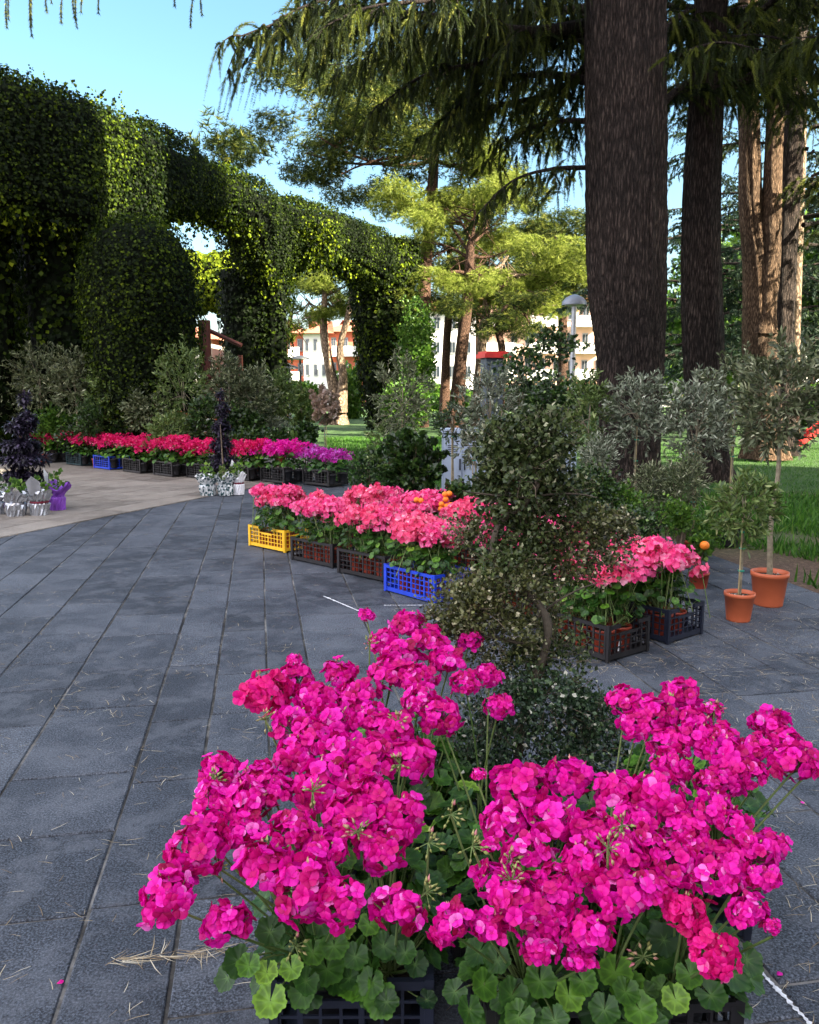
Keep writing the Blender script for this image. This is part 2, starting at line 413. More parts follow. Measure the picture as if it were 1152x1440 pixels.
# ------------------------------------------------------------------ mesh builder
class MB:
    def __init__(s):
        s.V, s.F, s.rnd, s.vv, s.n = [], [], [], [], 0

    def add(s, V, F, mat=0, rnd=.5, vv=0.0, smooth=False):
        V = np.asarray(V, float).reshape(-1, 3)
        F = np.asarray(F, int)
        s.V.append(V)
        s.F.append((F + s.n, mat, smooth))
        s.rnd.append(np.broadcast_to(np.asarray(rnd, float), (len(V),)).copy())
        s.vv.append(np.broadcast_to(np.asarray(vv, float), (len(V),)).copy())
        s.n += len(V)
        return s

    def stamp(s, T, pos, mats, scale=1.0, rnd=None, mat=0, smooth=False):
        """T = (verts, faces[, vv]) placed at every pos with its 3x3 frame"""
        V, F = np.asarray(T[0], float), np.asarray(T[1], int)
        n = len(pos)
        if n == 0:
            return s
        sc = np.asarray(scale, float)
        if sc.ndim == 0:
            sc = np.full(n, float(sc))
        if sc.ndim == 1:
            P = np.einsum('nij,kj->nki', mats, V) * sc[:, None, None]
        else:
            P = np.einsum('nij,nkj->nki', mats, V[None] * sc[:, None, :])
        P = P + np.asarray(pos)[:, None]
        k = len(V)
        FF = (F[None] + (np.arange(n) * k)[:, None, None]).reshape(-1, F.shape[1])
        if rnd is None:
            rnd = rs.rand(n)
        vv = np.tile(T[2], n) if len(T) > 2 else 0.0
        return s.add(P.reshape(-1, 3), FF, mat, np.repeat(np.asarray(rnd, float), k), vv, smooth)

    def box(s, c, d, mat=0, rot=0, rnd=.5):
        c = np.asarray(c, float)
        hx, hy, hz = d[0] / 2, d[1] / 2, d[2] / 2
        V = np.array([[x, y, z] for z in (-hz, hz) for y in (-hy, hy) for x in (-hx, hx)])
        if rot:
            cr, sr = math.cos(rot), math.sin(rot)
            V = V @ np.array([[cr, sr, 0], [-sr, cr, 0], [0, 0, 1]])
        return s.add(V + c, [[0, 2, 3, 1], [4, 5, 7, 6], [0, 1, 5, 4], [2, 6, 7, 3], [0, 4, 6, 2], [1, 3, 7, 5]], mat, rnd)

    def tube(s, pts, rad, k=8, mat=0, rnd=.5, cap=True, rough=0.0, smooth=True):
        P = np.asarray(pts, float)
        n = len(P)
        rad = np.broadcast_to(np.asarray(rad, float), (n,))
        T = np.gradient(P, axis=0)
        T /= np.linalg.norm(T, axis=1)[:, None] + 1e-9
        ref = np.array([0, 0, 1.0]) if abs(T[:, 2]).mean() < .8 else np.array([1.0, 0, 0])
        X = np.cross(T, ref)
        X /= np.linalg.norm(X, axis=1)[:, None] + 1e-9
        Y = np.cross(T, X)
        a = np.linspace(0, 2 * PI, k, endpoint=False)
        rr = rad[:, None] * (1 + (rs.rand(n, k) - .5) * rough)
        V = P[:, None] + rr[..., None] * (np.cos(a)[None, :, None] * X[:, None] + np.sin(a)[None, :, None] * Y[:, None])
        i = np.arange(n - 1)[:, None] * k
        j = np.arange(k)[None]
        j2 = (j + 1) % k
        F = np.stack([i + j, i + j2, i + k + j2, i + k + j], -1).reshape(-1, 4)
        s.add(V.reshape(-1, 3), F, mat, rnd, 0, smooth)
        if cap:
            for e in (0, n - 1):
                s.add(np.vstack([V[e], P[e]]), [[q, (q + 1) % k, k] for q in range(k)], mat, rnd)
        return s

    def lathe(s, prof, c=(0, 0, 0), k=24, mat=0, smooth=True, rough=0, rnd=.5):
        P = np.asarray(prof, float)
        a = np.linspace(0, 2 * PI, k, endpoint=False)
        V = np.zeros((len(P), k, 3))
        rr = P[:, 0][:, None] * (1 + (rs.rand(len(P), k) - .5) * rough)
        V[..., 0] = rr * np.cos(a) + c[0]
        V[..., 1] = rr * np.sin(a) + c[1]
        V[..., 2] = P[:, 1][:, None] + c[2]
        i = np.arange(len(P) - 1)[:, None] * k
        j = np.arange(k)[None]
        j2 = (j + 1) % k
        F = np.stack([i + j, i + j2, i + k + j2, i + k + j], -1).reshape(-1, 4)
        return s.add(V.reshape(-1, 3), F, mat, rnd, 0, smooth)

    def mesh(s, name, mats):
        me = bpy.data.meshes.new(name)
        V = np.vstack(s.V)
        me.vertices.add(len(V))
        me.vertices.foreach_set('co', V.ravel())
        loops, starts, mi, sm, off = [], [], [], [], 0
        for F, m_, smo in s.F:
            if len(F) == 0:
                continue
            k = F.shape[1]
            loops.append(F.ravel())
            starts.append(off + np.arange(len(F)) * k)
            mi.append(np.full(len(F), m_))
            sm.append(np.full(len(F), smo))
            off += F.size
        loops = np.concatenate(loops)
        starts = np.concatenate(starts)
        me.loops.add(len(loops))
        me.loops.foreach_set('vertex_index', loops.astype(np.int32))
        me.polygons.add(len(starts))
        me.polygons.foreach_set('loop_start', starts.astype(np.int32))
        me.polygons.foreach_set('material_index', np.concatenate(mi).astype(np.int32))
        me.polygons.foreach_set('use_smooth', np.concatenate(sm))
        for nm, dat in (('rnd', s.rnd), ('vv', s.vv)):
            at = me.attributes.new(nm, 'FLOAT', 'POINT')
            at.data.foreach_set('value', np.concatenate(dat).astype(np.float32))
        for q in mats if isinstance(mats, (list, tuple)) else [mats]:
            me.materials.append(M[q] if isinstance(q, str) else q)
        me.update(calc_edges=True)
        return me

    def build(s, name, mats, parent=None, loc=None, rotz=0):
        return link(name, s.mesh(name, mats), parent, loc, rotz)


def link(name, data, parent=None, loc=None, rotz=0, scale=None):
    o = bpy.data.objects.new(name, data)
    COL.objects.link(o)
    if parent:
        o.parent = parent
    if loc is not None:
        o.location = loc
    if rotz:
        o.rotation_euler.z = rotz
    if scale is not None:
        o.scale = scale if hasattr(scale, '__len__') else (scale,) * 3
    return o


def tag(o, label=None, cat=None, group=None, kind=None):
    if label:
        o['label'] = label
    if cat:
        o['category'] = cat
    if group:
        o['group'] = group
    if kind:
        o['kind'] = kind
    return o


def thing(name, label, cat, loc=(0, 0, 0), rotz=0, group=None, scale=1):
    o = link(name, None, None, loc, rotz, scale)
    o.empty_display_size = .2
    return tag(o, label, cat, group)


def dup(root, loc, rotz, label=None, group=None, scale=None):
    r_ = root.copy()
    COL.objects.link(r_)
    r_.location = loc
    r_.rotation_euler = (0, 0, rotz)
    if scale is not None:
        r_.scale = (scale,) * 3 if not hasattr(scale, '__len__') else scale
    if label:
        r_['label'] = label
    if group:
        r_['group'] = group
    for ch in list(root.children):
        c_ = ch.copy()
        COL.objects.link(c_)
        c_.parent = r_
        for g_ in ch.children:
            d_ = g_.copy()
            COL.objects.link(d_)
            d_.parent = c_
    return r_


def nrm(v):
    v = np.asarray(v, float)
    return v / (np.linalg.norm(v, axis=-1, keepdims=True) + 1e-9)


def frames(ydir, zdir=None):
    """local Y along ydir (leaf length), local Z near zdir (leaf normal)"""
    Y = nrm(ydir)
    Z0 = rs.randn(*Y.shape) if zdir is None else np.broadcast_to(zdir, Y.shape)
    X = nrm(np.cross(Y, Z0))
    Z = np.cross(X, Y)
    return np.stack([X, Y, Z], -1)


def rdir(n):
    return nrm(rs.randn(n, 3))


# ------------------------------------------------------------------ leaf and petal templates
T_LEAF = (np.array([[0, 0, 0], [-.5, .45, .12], [0, .5, 0], [.5, .45, .12], [0, 1, -.06]]), [[0, 2, 1], [0, 3, 2], [1, 2, 4], [2, 3, 4]])
T_NARROW = (np.array([[0, 0, 0], [-.11, .45, .02], [.11, .45, .02], [0, 1, -.04]]), [[0, 2, 1], [1, 2, 3]])
T_NARROW2 = (np.array([[0, 0, 0], [-.085, .25, .02], [.085, .25, .02], [-.10, .6, .03], [.10, .6, .03], [0, 1, -.02]]), [[0, 2, 1], [1, 2, 4], [1, 4, 3], [3, 4, 5]])
T_QUAD = (np.array([[0, 0, 0], [-.42, .5, .1], [0, 1, -.05], [.42, .5, .1]]), [[0, 3, 2, 1]])
T_BLADE = (np.array([[-.07, 0, 0], [.07, 0, 0], [.03, .6, .1], [0, 1, .3]]), [[0, 1, 2], [0, 2, 3]])


def tpl_needles(n=5, spread=.8, w=.1):
    V, F = [], []
    for i in range(n):
        a = 2 * PI * i / n + .3
        d = nrm(np.array([math.cos(a) * spread, 1, math.sin(a) * spread]))
        sd = nrm(np.cross(d, [math.cos(a + .9), .2, math.sin(a + .9)])) * w
        V += [-sd, sd, d]
        F.append([3 * i, 3 * i + 1, 3 * i + 2])
    return np.array(V), F


T_NEED = tpl_needles(4, .7, .13)
T_TUFT = tpl_needles(8, 1.3, .075)


def tpl_petal(nu=3, nv=3):
    V, F = [], []
    for j in range(nv + 1):
        v = j / nv
        wd = .18 + .82 * math.sin(min(1, v * 1.0) * PI * .62)
        if v > .8:
            wd *= 1 - (v - .8) * 1.6
        for i in range(nu + 1):
            u = i / nu * 2 - 1
            V.append([u * wd * .48, v * (1 - .12 * u * u * v), .16 * v * (1 - v) * 2 - .12 * (abs(u) ** 2) * v + .06 * math.sin(3 * u + 5 * v)])
    for j in range(nv):
        for i in range(nu):
            a = j * (nu + 1) + i
            F.append([a, a + 1, a + nu + 2, a + nu + 1])
    return np.array(V), F


T_PETAL = tpl_petal(4, 4)
T_PETAL_L = (np.array([[0, 0, 0], [-.42, .65, .05], [0, 1, -.04], [.42, .65, .05]]), [[0, 3, 2, 1]])


def tpl_round_leaf(nth=40, rings=(0, .3, .6, .85, 1.0), lobes=7):
    """scalloped pelargonium leaf: pleated disc with a notch at the stalk"""
    V, F, vv = [[0, 0, 0]], [], [1.0]
    for r_ in rings[1:]:
        for i in range(nth):
            th = -PI / 2 + .16 + (2 * PI - .32) * i / (nth - 1)
            q = (i / (nth - 1)) * lobes * 2 * PI
            ed = 1 - .13 * r_ ** 3 * (.5 + .5 * math.cos(q)) + .035 * r_ ** 4 * math.cos(q * 3)
            x, y = r_ * ed * math.cos(th), r_ * ed * math.sin(th)
            z = .20 * r_ ** 1.6 - .028 * r_ * math.cos(q) + .022 * r_ ** 3 * math.sin(q * 2.5) + .05 * math.sin(3 * th + 1) * r_ ** 2
            V.append([x * .5, y * .5 + .0, z * .5])
            vv.append(max(0, -math.cos(q)) ** 8 * (1.1 - r_ * .7) - (.7 if .45 < r_ < .8 else 0))
    for i in range(nth - 1):
        F.append([0, 1 + i, 2 + i, 2 + i])
    for k in range(len(rings) - 2):
        o = 1 + k * nth
        for i in range(nth - 1):
            F.append([o + i, o + nth + i, o + nth + i + 1, o + i + 1])
    V = np.array(V)
    tri = [f[:3] for f in F[:nth - 1]]
    quad = F[nth - 1:]
    # one face array: split quads into triangles
    FF = [list(f) for f in tri]
    for a, b_, c_, d_ in quad:
        FF += [[a, b_, c_], [a, c_, d_]]
    return V, FF, np.array(vv)


T_GLEAF = tpl_round_leaf(64, (0, .25, .5, .72, .88, 1.0), 6)
T_GLEAF_M = tpl_round_leaf(15, (0, .5, 1.0), 5)
T_GLEAF_L = (np.array([[0, 0, 0], [-.45, .2, .12], [-.35, .75, .1], [0, .95, .05], [.35, .75, .1], [.45, .2, .12]]), [[0, 1, 2], [0, 2, 3], [0, 3, 4], [0, 4, 5]])
T_BUD = (np.array([[0, 0, 0], [-.2, .35, -.12], [.2, .35, -.12], [0, .35, .23], [0, 1, 0]]), [[0, 1, 2], [0, 2, 3], [0, 3, 1], [1, 4, 2], [2, 4, 3], [3, 4, 1]])


def curve(p0, p1, sag=(0, 0, 0), n=6):
    s_ = np.linspace(0, 1, n)[:, None]
    return np.asarray(p0) * (1 - s_) + np.asarray(p1) * s_ + np.asarray(sag) * 4 * s_ * (1 - s_)


def catmull(P, n=8):
    P = np.asarray(P, float)
    Q = np.vstack([2 * P[0] - P[1], P, 2 * P[-1] - P[-2]])
    out = []
    for i in range(1, len(Q) - 2):
        for t_ in np.linspace(0, 1, n, endpoint=False):
            a, b_, c_, d_ = Q[i - 1], Q[i], Q[i + 1], Q[i + 2]
            out.append(.5 * ((2 * b_) + (-a + c_) * t_ + (2 * a - 5 * b_ + 4 * c_ - d_) * t_ ** 2 + (-a + 3 * b_ - 3 * c_ + d_) * t_ ** 3))
    out.append(P[-1])
    return np.array(out)


# ------------------------------------------------------------------ ground
STRIP = R(10.3)       # strips run slightly left of straight ahead
DV = np.array([-math.sin(STRIP), math.cos(STRIP)])
DU = np.array([math.cos(STRIP), math.sin(STRIP)])


def inpoly(p_, poly):
    x, y = p_
    c_ = False
    for i in range(len(poly)):
        x1, y1 = poly[i]
        x2, y2 = poly[i - 1]
        if (y1 > y) != (y2 > y) and x < (x2 - x1) * (y - y1) / (y2 - y1) + x1:
            c_ = not c_
    return c_


b = MB()
xs = np.linspace(-1, 1, 41)
gx = np.sign(xs) * np.abs(xs) ** 2.2 * 500
V = np.array([[x, y + 20, -.045 - .0 * x] for y in gx for x in gx])
i = np.arange(40)
F = np.array([[a * 41 + c_, a * 41 + c_ + 1, (a + 1) * 41 + c_ + 1, (a + 1) * 41 + c_] for a in range(40) for c_ in range(40)])
o = b.add(V, F).build('ground', 'ground')
tag(o, 'park ground of soil and grass around the paved square', None, None, 'structure')

EDGE0 = np.array([3.06, 5.98])
PAVE = [(-30, -3), (4.7, -3), (2.28, 10.3), (-1.2, 13.7), (-12.5, 24.2), (-30, 24.2)]


def slabs(poly, du, dv, org, w0, w1, l0, l1, gap, ztop, tilt=.0015, seed=1):
    """rows of separate slabs cut to the polygon's bounds, each with its own tone"""
    r_ = np.random.RandomState(seed)
    bb = MB()
    Vs, Fs, rn = [], [], []
    pl = [((np.array(q) - org) @ du, (np.array(q) - org) @ dv) for q in poly]
    u0, u1 = min(q[0] for q in pl), max(q[0] for q in pl)
    v0, v1 = min(q[1] for q in pl), max(q[1] for q in pl)
    u = u1
    while u > u0:
        wd = r_.uniform(w0, w1)
        v = v0 - r_.uniform(0, l1)
        while v < v1:
            ln = r_.uniform(l0, l1)
            cu, cv = u - wd / 2, v + ln / 2
            c3 = org + du * cu + dv * cv
            if inpoly(c3, poly):
                hu, hv = wd / 2 - gap * .62 * r_.uniform(.6, 1.3), ln / 2 - gap / 2
                z = ztop + r_.uniform(-1, 1) * tilt
                cs = []
                for ring, (ins, dz) in enumerate(((0, -.02), (0, -.004), (.004, 0))):
                    for sx_, sy_ in ((-1, -1), (1, -1), (1, 1), (-1, 1)):
                        jx, jy = r_.uniform(-.0015, .0015, 2)
                        q = c3 + du * (sx_ * (hu - ins) + jx) + dv * (sy_ * (hv - ins) + jy)
                        cs.append([q[0], q[1], z + dz + (sx_ * r_.uniform(-1, 1) + sy_ * r_.uniform(-1, 1)) * tilt * .4])
                k = len(Vs)
                Vs += cs
                f = []
                for rg in (0, 4):
                    for q in range(4):
                        f.append([k + rg + q, k + rg + (q + 1) % 4, k + rg + 4 + (q + 1) % 4, k + rg + 4 + q])
                f.append([k + 8, k + 9, k + 10, k + 11])
                Fs += f
                rn += [r_.rand()] * 12
            v += ln
        u -= wd
    bb.add(np.array(Vs), Fs, 0, np.array(rn))
    return bb


b = slabs(PAVE, DU, DV, EDGE0, .22, .48, .34, .85, .009, 0.0)
o = b.build('paving', 'basalt')
tag(o, 'dark basalt slab paving of the square', None, None, 'structure')
b = MB()
b.add([[x, y, -.006] for x, y in PAVE], [list(range(6))])
o = b.build('paving_joints', 'joint')
tag(o, 'dirt in the joints under the slabs', None, None, 'structure')
# paler, browner slabs on the left
PA = np.array([-3.95, 8.95])
pd = nrm(np.array([1.41, 3.54]))
pu = np.array([pd[1], -pd[0]])
PATH = [tuple(PA - pd * 3.0), tuple(PA + pd * 5.3), (-3.0, 15.0), (-12.6, 24.0), (-26, 24.0), (-26, 6)]
b = slabs(PATH, pu, pd, PA, .42, .5, .5, 1.0, .008, .012, .001, 5)
o = b.build('path', 'palestone')
tag(o, 'pale stone slabs in front of the row of red flowers', None, None, 'structure')
b = MB()
b.add([[-26, 24.6, -.02], [-13, 24.6, -.02], [-1.6, 14.2, -.02], [-2.4, 20, -.02], [-5, 34, -.02], [-34, 34, -.02]], [[0, 1, 2, 3, 4, 5]])
o = b.build('terrace', 'palestone')
tag(o, 'pale terrace under the green pergola', None, None, 'structure')

# grass
def grass_pts(n, x0, x1, y0, y1, ok):
    P = np.stack([rs.uniform(x0, x1, n), rs.uniform(y0, y1, n)], 1)
    return P[ok(P[:, 0], P[:, 1])]


def noise2(x, y, s_, seed=0):
    r_ = np.random.RandomState(seed)
    out = 0
    for k in range(6):
        a, ph = r_.uniform(0, 2 * PI), r_.uniform(0, 2 * PI)
        f_ = s_ * r_.uniform(.6, 1.8)
        out = out + np.sin((x * math.cos(a) + y * math.sin(a)) * f_ + ph)
    return out / 6


def okr(x, y):
    e = 3.25 - .18 * (y - 6)
    nn = noise2(x, y, 3.2, 3)
    band = ((y > 12.0 + nn * .5)) | ((y > 9.0 + nn) & (y < 11.3 + nn * .5)) | (nn > -.12 + (8.5 - y) * .03)
    return (x > e) & band


b = MB()
for (n, x0, x1, y0, y1, ok, sc) in ((30000, 2.0, 8.5, 5.8, 12, okr, .12), (70000, 2.0, 13, 12, 24, okr, .05),
                                    (46000, -3.4, 3, 13.3, 27, lambda x, y: (x > -1.2 - (y - 13.6) * .12) & (y > 13.9 - (x + 1.2) * 1.05), .10)):
    P = grass_pts(n, x0, x1, y0, y1, ok)
    P3 = np.column_stack([P, np.full(len(P), -.05)])
    d = nrm(np.column_stack([rs.randn(len(P)) * .35, rs.randn(len(P)) * .35, np.ones(len(P))]))
    b.stamp(T_BLADE, P3, frames(d), sc * rs.uniform(.5, 1.35, len(P)), np.clip(rs.rand(len(P)) * .9 + .1 * noise2(P[:, 0], P[:, 1], 1.0), 0, 1))
o = b.build('grass', 'grass')
tag(o, 'green lawn grass under the tall trees beyond the paving', 'grass', None, 'stuff')

# fallen needles on the paving
b = MB()
TN = (np.array([[-.014, 0, 0], [.014, 0, 0], [.025, .5, .004], [.053, .5, .004], [0, 1, 0]]), [[0, 1, 3], [0, 3, 2], [2, 3, 4]])
for (n, x0, x1, y0, y1) in ((1300, -3.5, 0.2, 1.2, 5), (1200, -6, .5, 5, 10), (3600, .5, 3.6, 1.6, 5.8), (1200, 1, 3, 4, 8)):
    c_ = np.stack([rs.uniform(x0, x1, n // 3), rs.uniform(y0, y1, n // 3)], 1)
    P = np.repeat(c_, 3, 0) + rs.randn(n // 3 * 3, 2) * .05
    a = rs.uniform(0, 2 * PI, len(P))
    # some lie along the joints
    d = np.column_stack([np.cos(a), np.sin(a), rs.randn(len(P)) * .05])
    b.stamp(TN, np.column_stack([P, np.full(len(P), .005)]), frames(d, np.array([0, 0, 1.0])), rs.uniform(.03, .07, len(P)))
jl = atz(150, 1355, 0), atz(330, 1335, 0)
for q in range(70):
    s_ = rs.rand()
    c_ = jl[0] * (1 - s_) + jl[1] * s_ + np.array([0, rs.randn() * .008, .006])
    a = rs.randn() * (.25 if q % 3 else 1.2)
    b.stamp(TN, [c_], frames(np.array([[math.cos(a), math.sin(a) - .05, .03]]), np.array([0, 0, 1.0])), rs.uniform(.04, .09))
o = b.build('fallen_needles', 'needle')
tag(o, 'dry needles scattered over the dark paving', 'needles', None, 'stuff')
b = MB()
for px, py in ((80, 1383), (1093, 1371), (862, 1120), (1028, 830), (300, 1290), (1130, 1130)):
    c_ = atz(px, py, .006)
    d = nrm(np.array([[rs.randn(), rs.randn(), .1]]))
    b.stamp(T_PETAL, [c_], frames(d, np.array([0, 0, 1.0])), .017)
o = b.build('fallen_petals', 'magenta')
tag(o, 'magenta petals dropped on the dark slabs', 'petals', None, 'stuff')
b = MB()
for a, c_, wd in (((1056, 1352), (1146, 1446), .012), ((455, 838), (512, 862), .014), ((540, 851), (600, 851), .010)):
    p0, p1 = atz(*a, .004), atz(*c_, .004)
    dd = nrm(p1 - p0)
    sd = np.array([dd[1], -dd[0], 0])
    n = 40
    prev = None
    VV = []
    for k in range(n):
        q = p0 + (p1 - p0) * k / (n - 1)
        e = wd * rs.uniform(.25, 1)
        VV += [q - sd * e * rs.uniform(.3, 1), q + sd * e * rs.uniform(.3, 1)]
    b.add(VV, [[2 * k, 2 * k + 1, 2 * k + 3, 2 * k + 2] for k in range(n - 1)])
o = b.build('chalk_line', 'chalk')
tag(o, 'worn white marking on the paving', None, None, 'structure')

# ------------------------------------------------------------------ crates
CL, CW, CH = .55, .36, .205


def make_crate(mat, L=CL, W=CW, H=CH, cut=False, nv=11, label='', name='plastic_crate', group=None):
    t_ = thing(name, label, 'crate', (0, 0, 0), 0, group)
    bs = MB()
    bs.box((0, 0, .012), (L - .02, W - .02, .012))
    for k in range(7):
        bs.box((-L / 2 + .03 + k * (L - .06) / 6, 0, .003), (.012, W - .03, .006))
    bs.build('base', mat, t_)
    for (ax, ln, off) in ((0, L, W / 2), (0, L, -W / 2), (1, W, L / 2), (1, W, -L / 2)):
        sp = MB()
        n = nv if ax == 0 else max(6, int(nv * W / L))
        sgn = 1 if off > 0 else -1

        def bx(u, z, du_, dz_, th=.009, o_=0):
            c2 = off - sgn * (.006 - o_)
            if ax == 0:
                sp.box((u, c2, z), (du_, th, dz_))
            else:
                sp.box((c2, u, z), (th, du_, dz_))
        bx(0, .0215, ln - .03, .03)
        gapw = .16 if (cut or ax == 1) else 0
        if gapw:
            for s_ in (-1, 1):
                wseg = (ln - .03 - gapw) / 2
                bx(s_ * (gapw / 2 + wseg / 2), H - .012, wseg, .022, .014, .003)
            bx(0, H - .062, gapw, .018)
        else:
            bx(0, H - .012, ln - .03, .022, .014, .003)
        for zz in (.07, .11, .148):
            bx(0, zz, ln - .032, .007, .005)
        for k in range(n + 1):
            u = -ln / 2 + .02 + k * (ln - .04) / n
            top = H - .023 if not gapw or abs(u) > gapw / 2 else H - .071
            bx(u, (top + .0365) / 2, .007 if k % 3 else .013, top - .0365, .007)
        sp.build('side_panel', mat, t_)
    for sx_ in (-1, 1):
        for sy_ in (-1, 1):
            cp = MB()
            cp.box((sx_ * (L / 2 - .007), sy_ * (W / 2 - .007), H / 2), (.02, .02, H + .004))
            cp.box((sx_ * (L / 2 - .022), sy_ * (W / 2 + .0015), H / 2), (.012, .008, H - .02))
            cp.build('corner_post', mat, t_)
    return t_


# ------------------------------------------------------------------ geranium builders
def head_mesh(nf, rad, lod, name, mat):
    """umbel: a dome of five-petalled florets"""
    b_ = MB()
    k = np.arange(nf) + .5
    ph = np.arccos(1 - 1.50 * k / nf)
    th = PI * (1 + 5 ** .5) * k
    D = np.stack([np.cos(th) * np.sin(ph), np.sin(th) * np.sin(ph), np.cos(ph)], 1)
    D = nrm(D + rs.randn(nf, 3) * .17)
    rr = rad * rs.uniform(.5, 1.12, nf)
    C = D * rr[:, None] * np.array([1, 1, .78])
    fl = rad * (.36 if lod == 0 else .52)
    for i in range(nf):
        nrmv = nrm(D[i] + rs.randn(3) * .38)
        x = nrm(np.cross(nrmv, rs.randn(3)))
        y = np.cross(nrmv, x)
        a0 = rs.uniform(0, 2 * PI)
        npet = 5 if lod < 2 else 3
        tone = np.clip(rs.normal(.55, .2), 0, .93)
        A = a0 + np.arange(npet) * 2 * PI / npet + rs.randn(npet) * .1
        dirs = np.cos(A)[:, None] * x + np.sin(A)[:, None] * y + nrmv * rs.uniform(.15, .75)
        fr = frames(dirs, nrmv)
        tn = np.clip(tone + rs.randn(npet) * .10 + (rs.rand(npet) > .97) * .25, 0, 1)
        sc = fl * rs.uniform(.85, 1.15, npet)
        b_.stamp(T_PETAL if lod == 0 else T_PETAL_L, np.repeat(C[i][None], npet, 0), fr, sc, tn, 0, lod == 0)
    if lod < 2:
        for i in range(0, nf, 2):
            b_.tube(curve((0, 0, -rad * .35), C[i], n=3), .0011 if lod == 0 else .0016, 3, 1, rs.rand(), False)
    if lod == 0:
        nb = rs.randint(2, 6)
        dd = nrm(rs.randn(nb, 3) + np.array([0, 0, 1.2]))
        b_.stamp(T_BUD, dd * rad * .8, frames(dd), .014, rs.rand(nb), 2)
    return b_.mesh(name, [mat, 'stem', 'bud'])


def bud_mesh(name):
    b_ = MB()
    n = 13
    dd = nrm(rs.randn(n, 3) + np.array([0, 0, .5]))
    L_ = rs.uniform(.010, .018, n)
    b_.stamp(T_BUD, dd * L_[:, None], frames(dd), rs.uniform(.010, .015, n), rs.rand(n), 1, True)
    for i in range(n):
        b_.tube([(0, 0, 0), dd[i] * L_[i]], .0009, 3, 0, .6, False)
    return b_.mesh(name, ['stem', 'bud'])


def leafball(b_, n, c, r, size, T, lean=.9, mat=0, sm=True, up=1.0, petiole=True, lo=0.0):
    """leaves held round a centre on stalks, faces turned up and out"""
    d = rs.randn(n, 3)
    d[:, 2] = np.abs(d[:, 2]) * .8 + lo
    d = nrm(d)
    rad = rs.uniform(.45, 1, n) ** .6
    P = np.asarray(c) + d * rad[:, None] * np.asarray(r)
    nz = nrm(d * np.array([1, 1, .3]) * lean + np.array([0, 0, up]) + rs.randn(n, 3) * .25)
    y = nrm(d * np.array([1, 1, 0]) + rs.randn(n, 3) * .3)
    y = nrm(y - nz * (y * nz).sum(1)[:, None])
    tn = np.clip(rs.normal(.45, .2, n) + (rs.rand(n) > .93) * .35, 0, 1)
    b_.stamp(T, P, frames(y, nz), size * rs.uniform(.65, 1.2, n), tn, mat, sm)
    return P


HM = {}
for key, mt in (('m', 'magenta'), ('c', 'crimson')):
    HM[key] = [head_mesh(rs.randint(42, 56), .055, 0, 'flower_head', mt) for _ in range(5 if key == 'm' else 2)]
for key, mt in (('pink', 'pink'), ('coral', 'coral')):
    HM[key] = [head_mesh(18, .052, 1, 'flower_head', mt) for _ in range(4)]
for key, mt in (('redpink', 'redpink'), ('purple', 'purple')):
    HM[key] = [head_mesh(15, .055, 2, 'flower_head', mt) for _ in range(3)]
HM['m_far'] = [head_mesh(15, .055, 2, 'flower_head', 'magenta') for _ in range(2)]
BUDM = [bud_mesh('bud_cluster') for _ in range(3)]


def pot_mesh(r_top, h, mat='redpot', k=20, name='pot'):
    b_ = MB()
    r0 = r_top * .76
    b_.lathe([(0, .0), (r0, .0), (r0 * 1.01, .01), (r_top * .95, h * .86), (r_top, h * .87), (r_top, h), (r_top * .93, h), (r_top * .90, h * .86)], (0, 0, 0), k)
    b_.lathe([(0, h * .87), (r_top * .9, h * .86)], (0, 0, 0), k, 1)
    return b_.mesh(name, [mat, 'soil'])


POT_S = pot_mesh(.068, .13)
POT_SB = pot_mesh(.068, .13, 'blackpot')


def make_plant(kind, lod, hmax, nhead, leafT, nleaf, lsize, spread=.16):
    t_ = thing('geranium_plant', '', 'geranium', (0, 0, 0))
    link('pot', POT_S if lod < 2 else POT_SB, t_)
    b_ = MB()
    P = leafball(b_, nleaf, (0, 0, .17), (.145, .145, hmax * .58), lsize, leafT, lo=.1, sm=(lod < 2))
    if lod < 2:
        for q in P[::3]:
            b_.tube(curve((0, 0, .12), q, (0, 0, -.01), 4), .0022, 3, 1, rs.rand(), False)
    b_.build('foliage', ['geranium_leaf', 'stem'], t_)
    for k in range(nhead):
        a = 2 * PI * (k + rs.rand() * .6) / nhead
        r_ = rs.uniform(.02, spread)
        q = np.array([math.cos(a) * r_, math.sin(a) * r_, hmax + rs.uniform(-.08, .05) - r_ * .35])
        h_ = link('flower_head', random.choice(HM[kind]), t_, q, rs.uniform(0, 6), rs.uniform(.85, 1.15))
        h_.rotation_euler = (rs.randn() * .25, rs.randn() * .25, rs.uniform(0, 6))
        if lod < 2:
            st = MB()
            st.tube(curve((-q[0] * .7, -q[1] * .7, .14 - q[2]), (0, 0, -.015), (0, 0, .0), 5), .0028, 4, 0, rs.rand(), False)
            so_ = st.build('flower_stalk', 'stem', h_)
            so_.rotation_euler = (0, 0, -h_.rotation_euler.z)
    return t_


random.seed(4)


def fill_crate(pos, ang, protos, label, group, nx=3, ny=2, L=CL, W=CW, z=.02, sc=1.0):
    ca, sa = math.cos(ang), math.sin(ang)
    for ix in range(nx):
        for iy in range(ny):
            u = (ix - (nx - 1) / 2) * (L - .1) / nx
            v = (iy - (ny - 1) / 2) * (W - .06) / ny
            x, y = pos[0] + ca * u - sa * v, pos[1] + sa * u + ca * v
            pr = random.choice(protos)
            if 'used' not in pr:
                pr['used'] = 1
                pr.location = (x, y, z)
                pr.rotation_euler = (0, 0, rs.uniform(0, 6))
                pr.scale = (sc,) * 3
                pr['label'] = label
                pr['group'] = group
            else:
                d_ = dup(pr, (x, y, z), rs.uniform(0, 6), label, group, sc * rs.uniform(.93, 1.06))


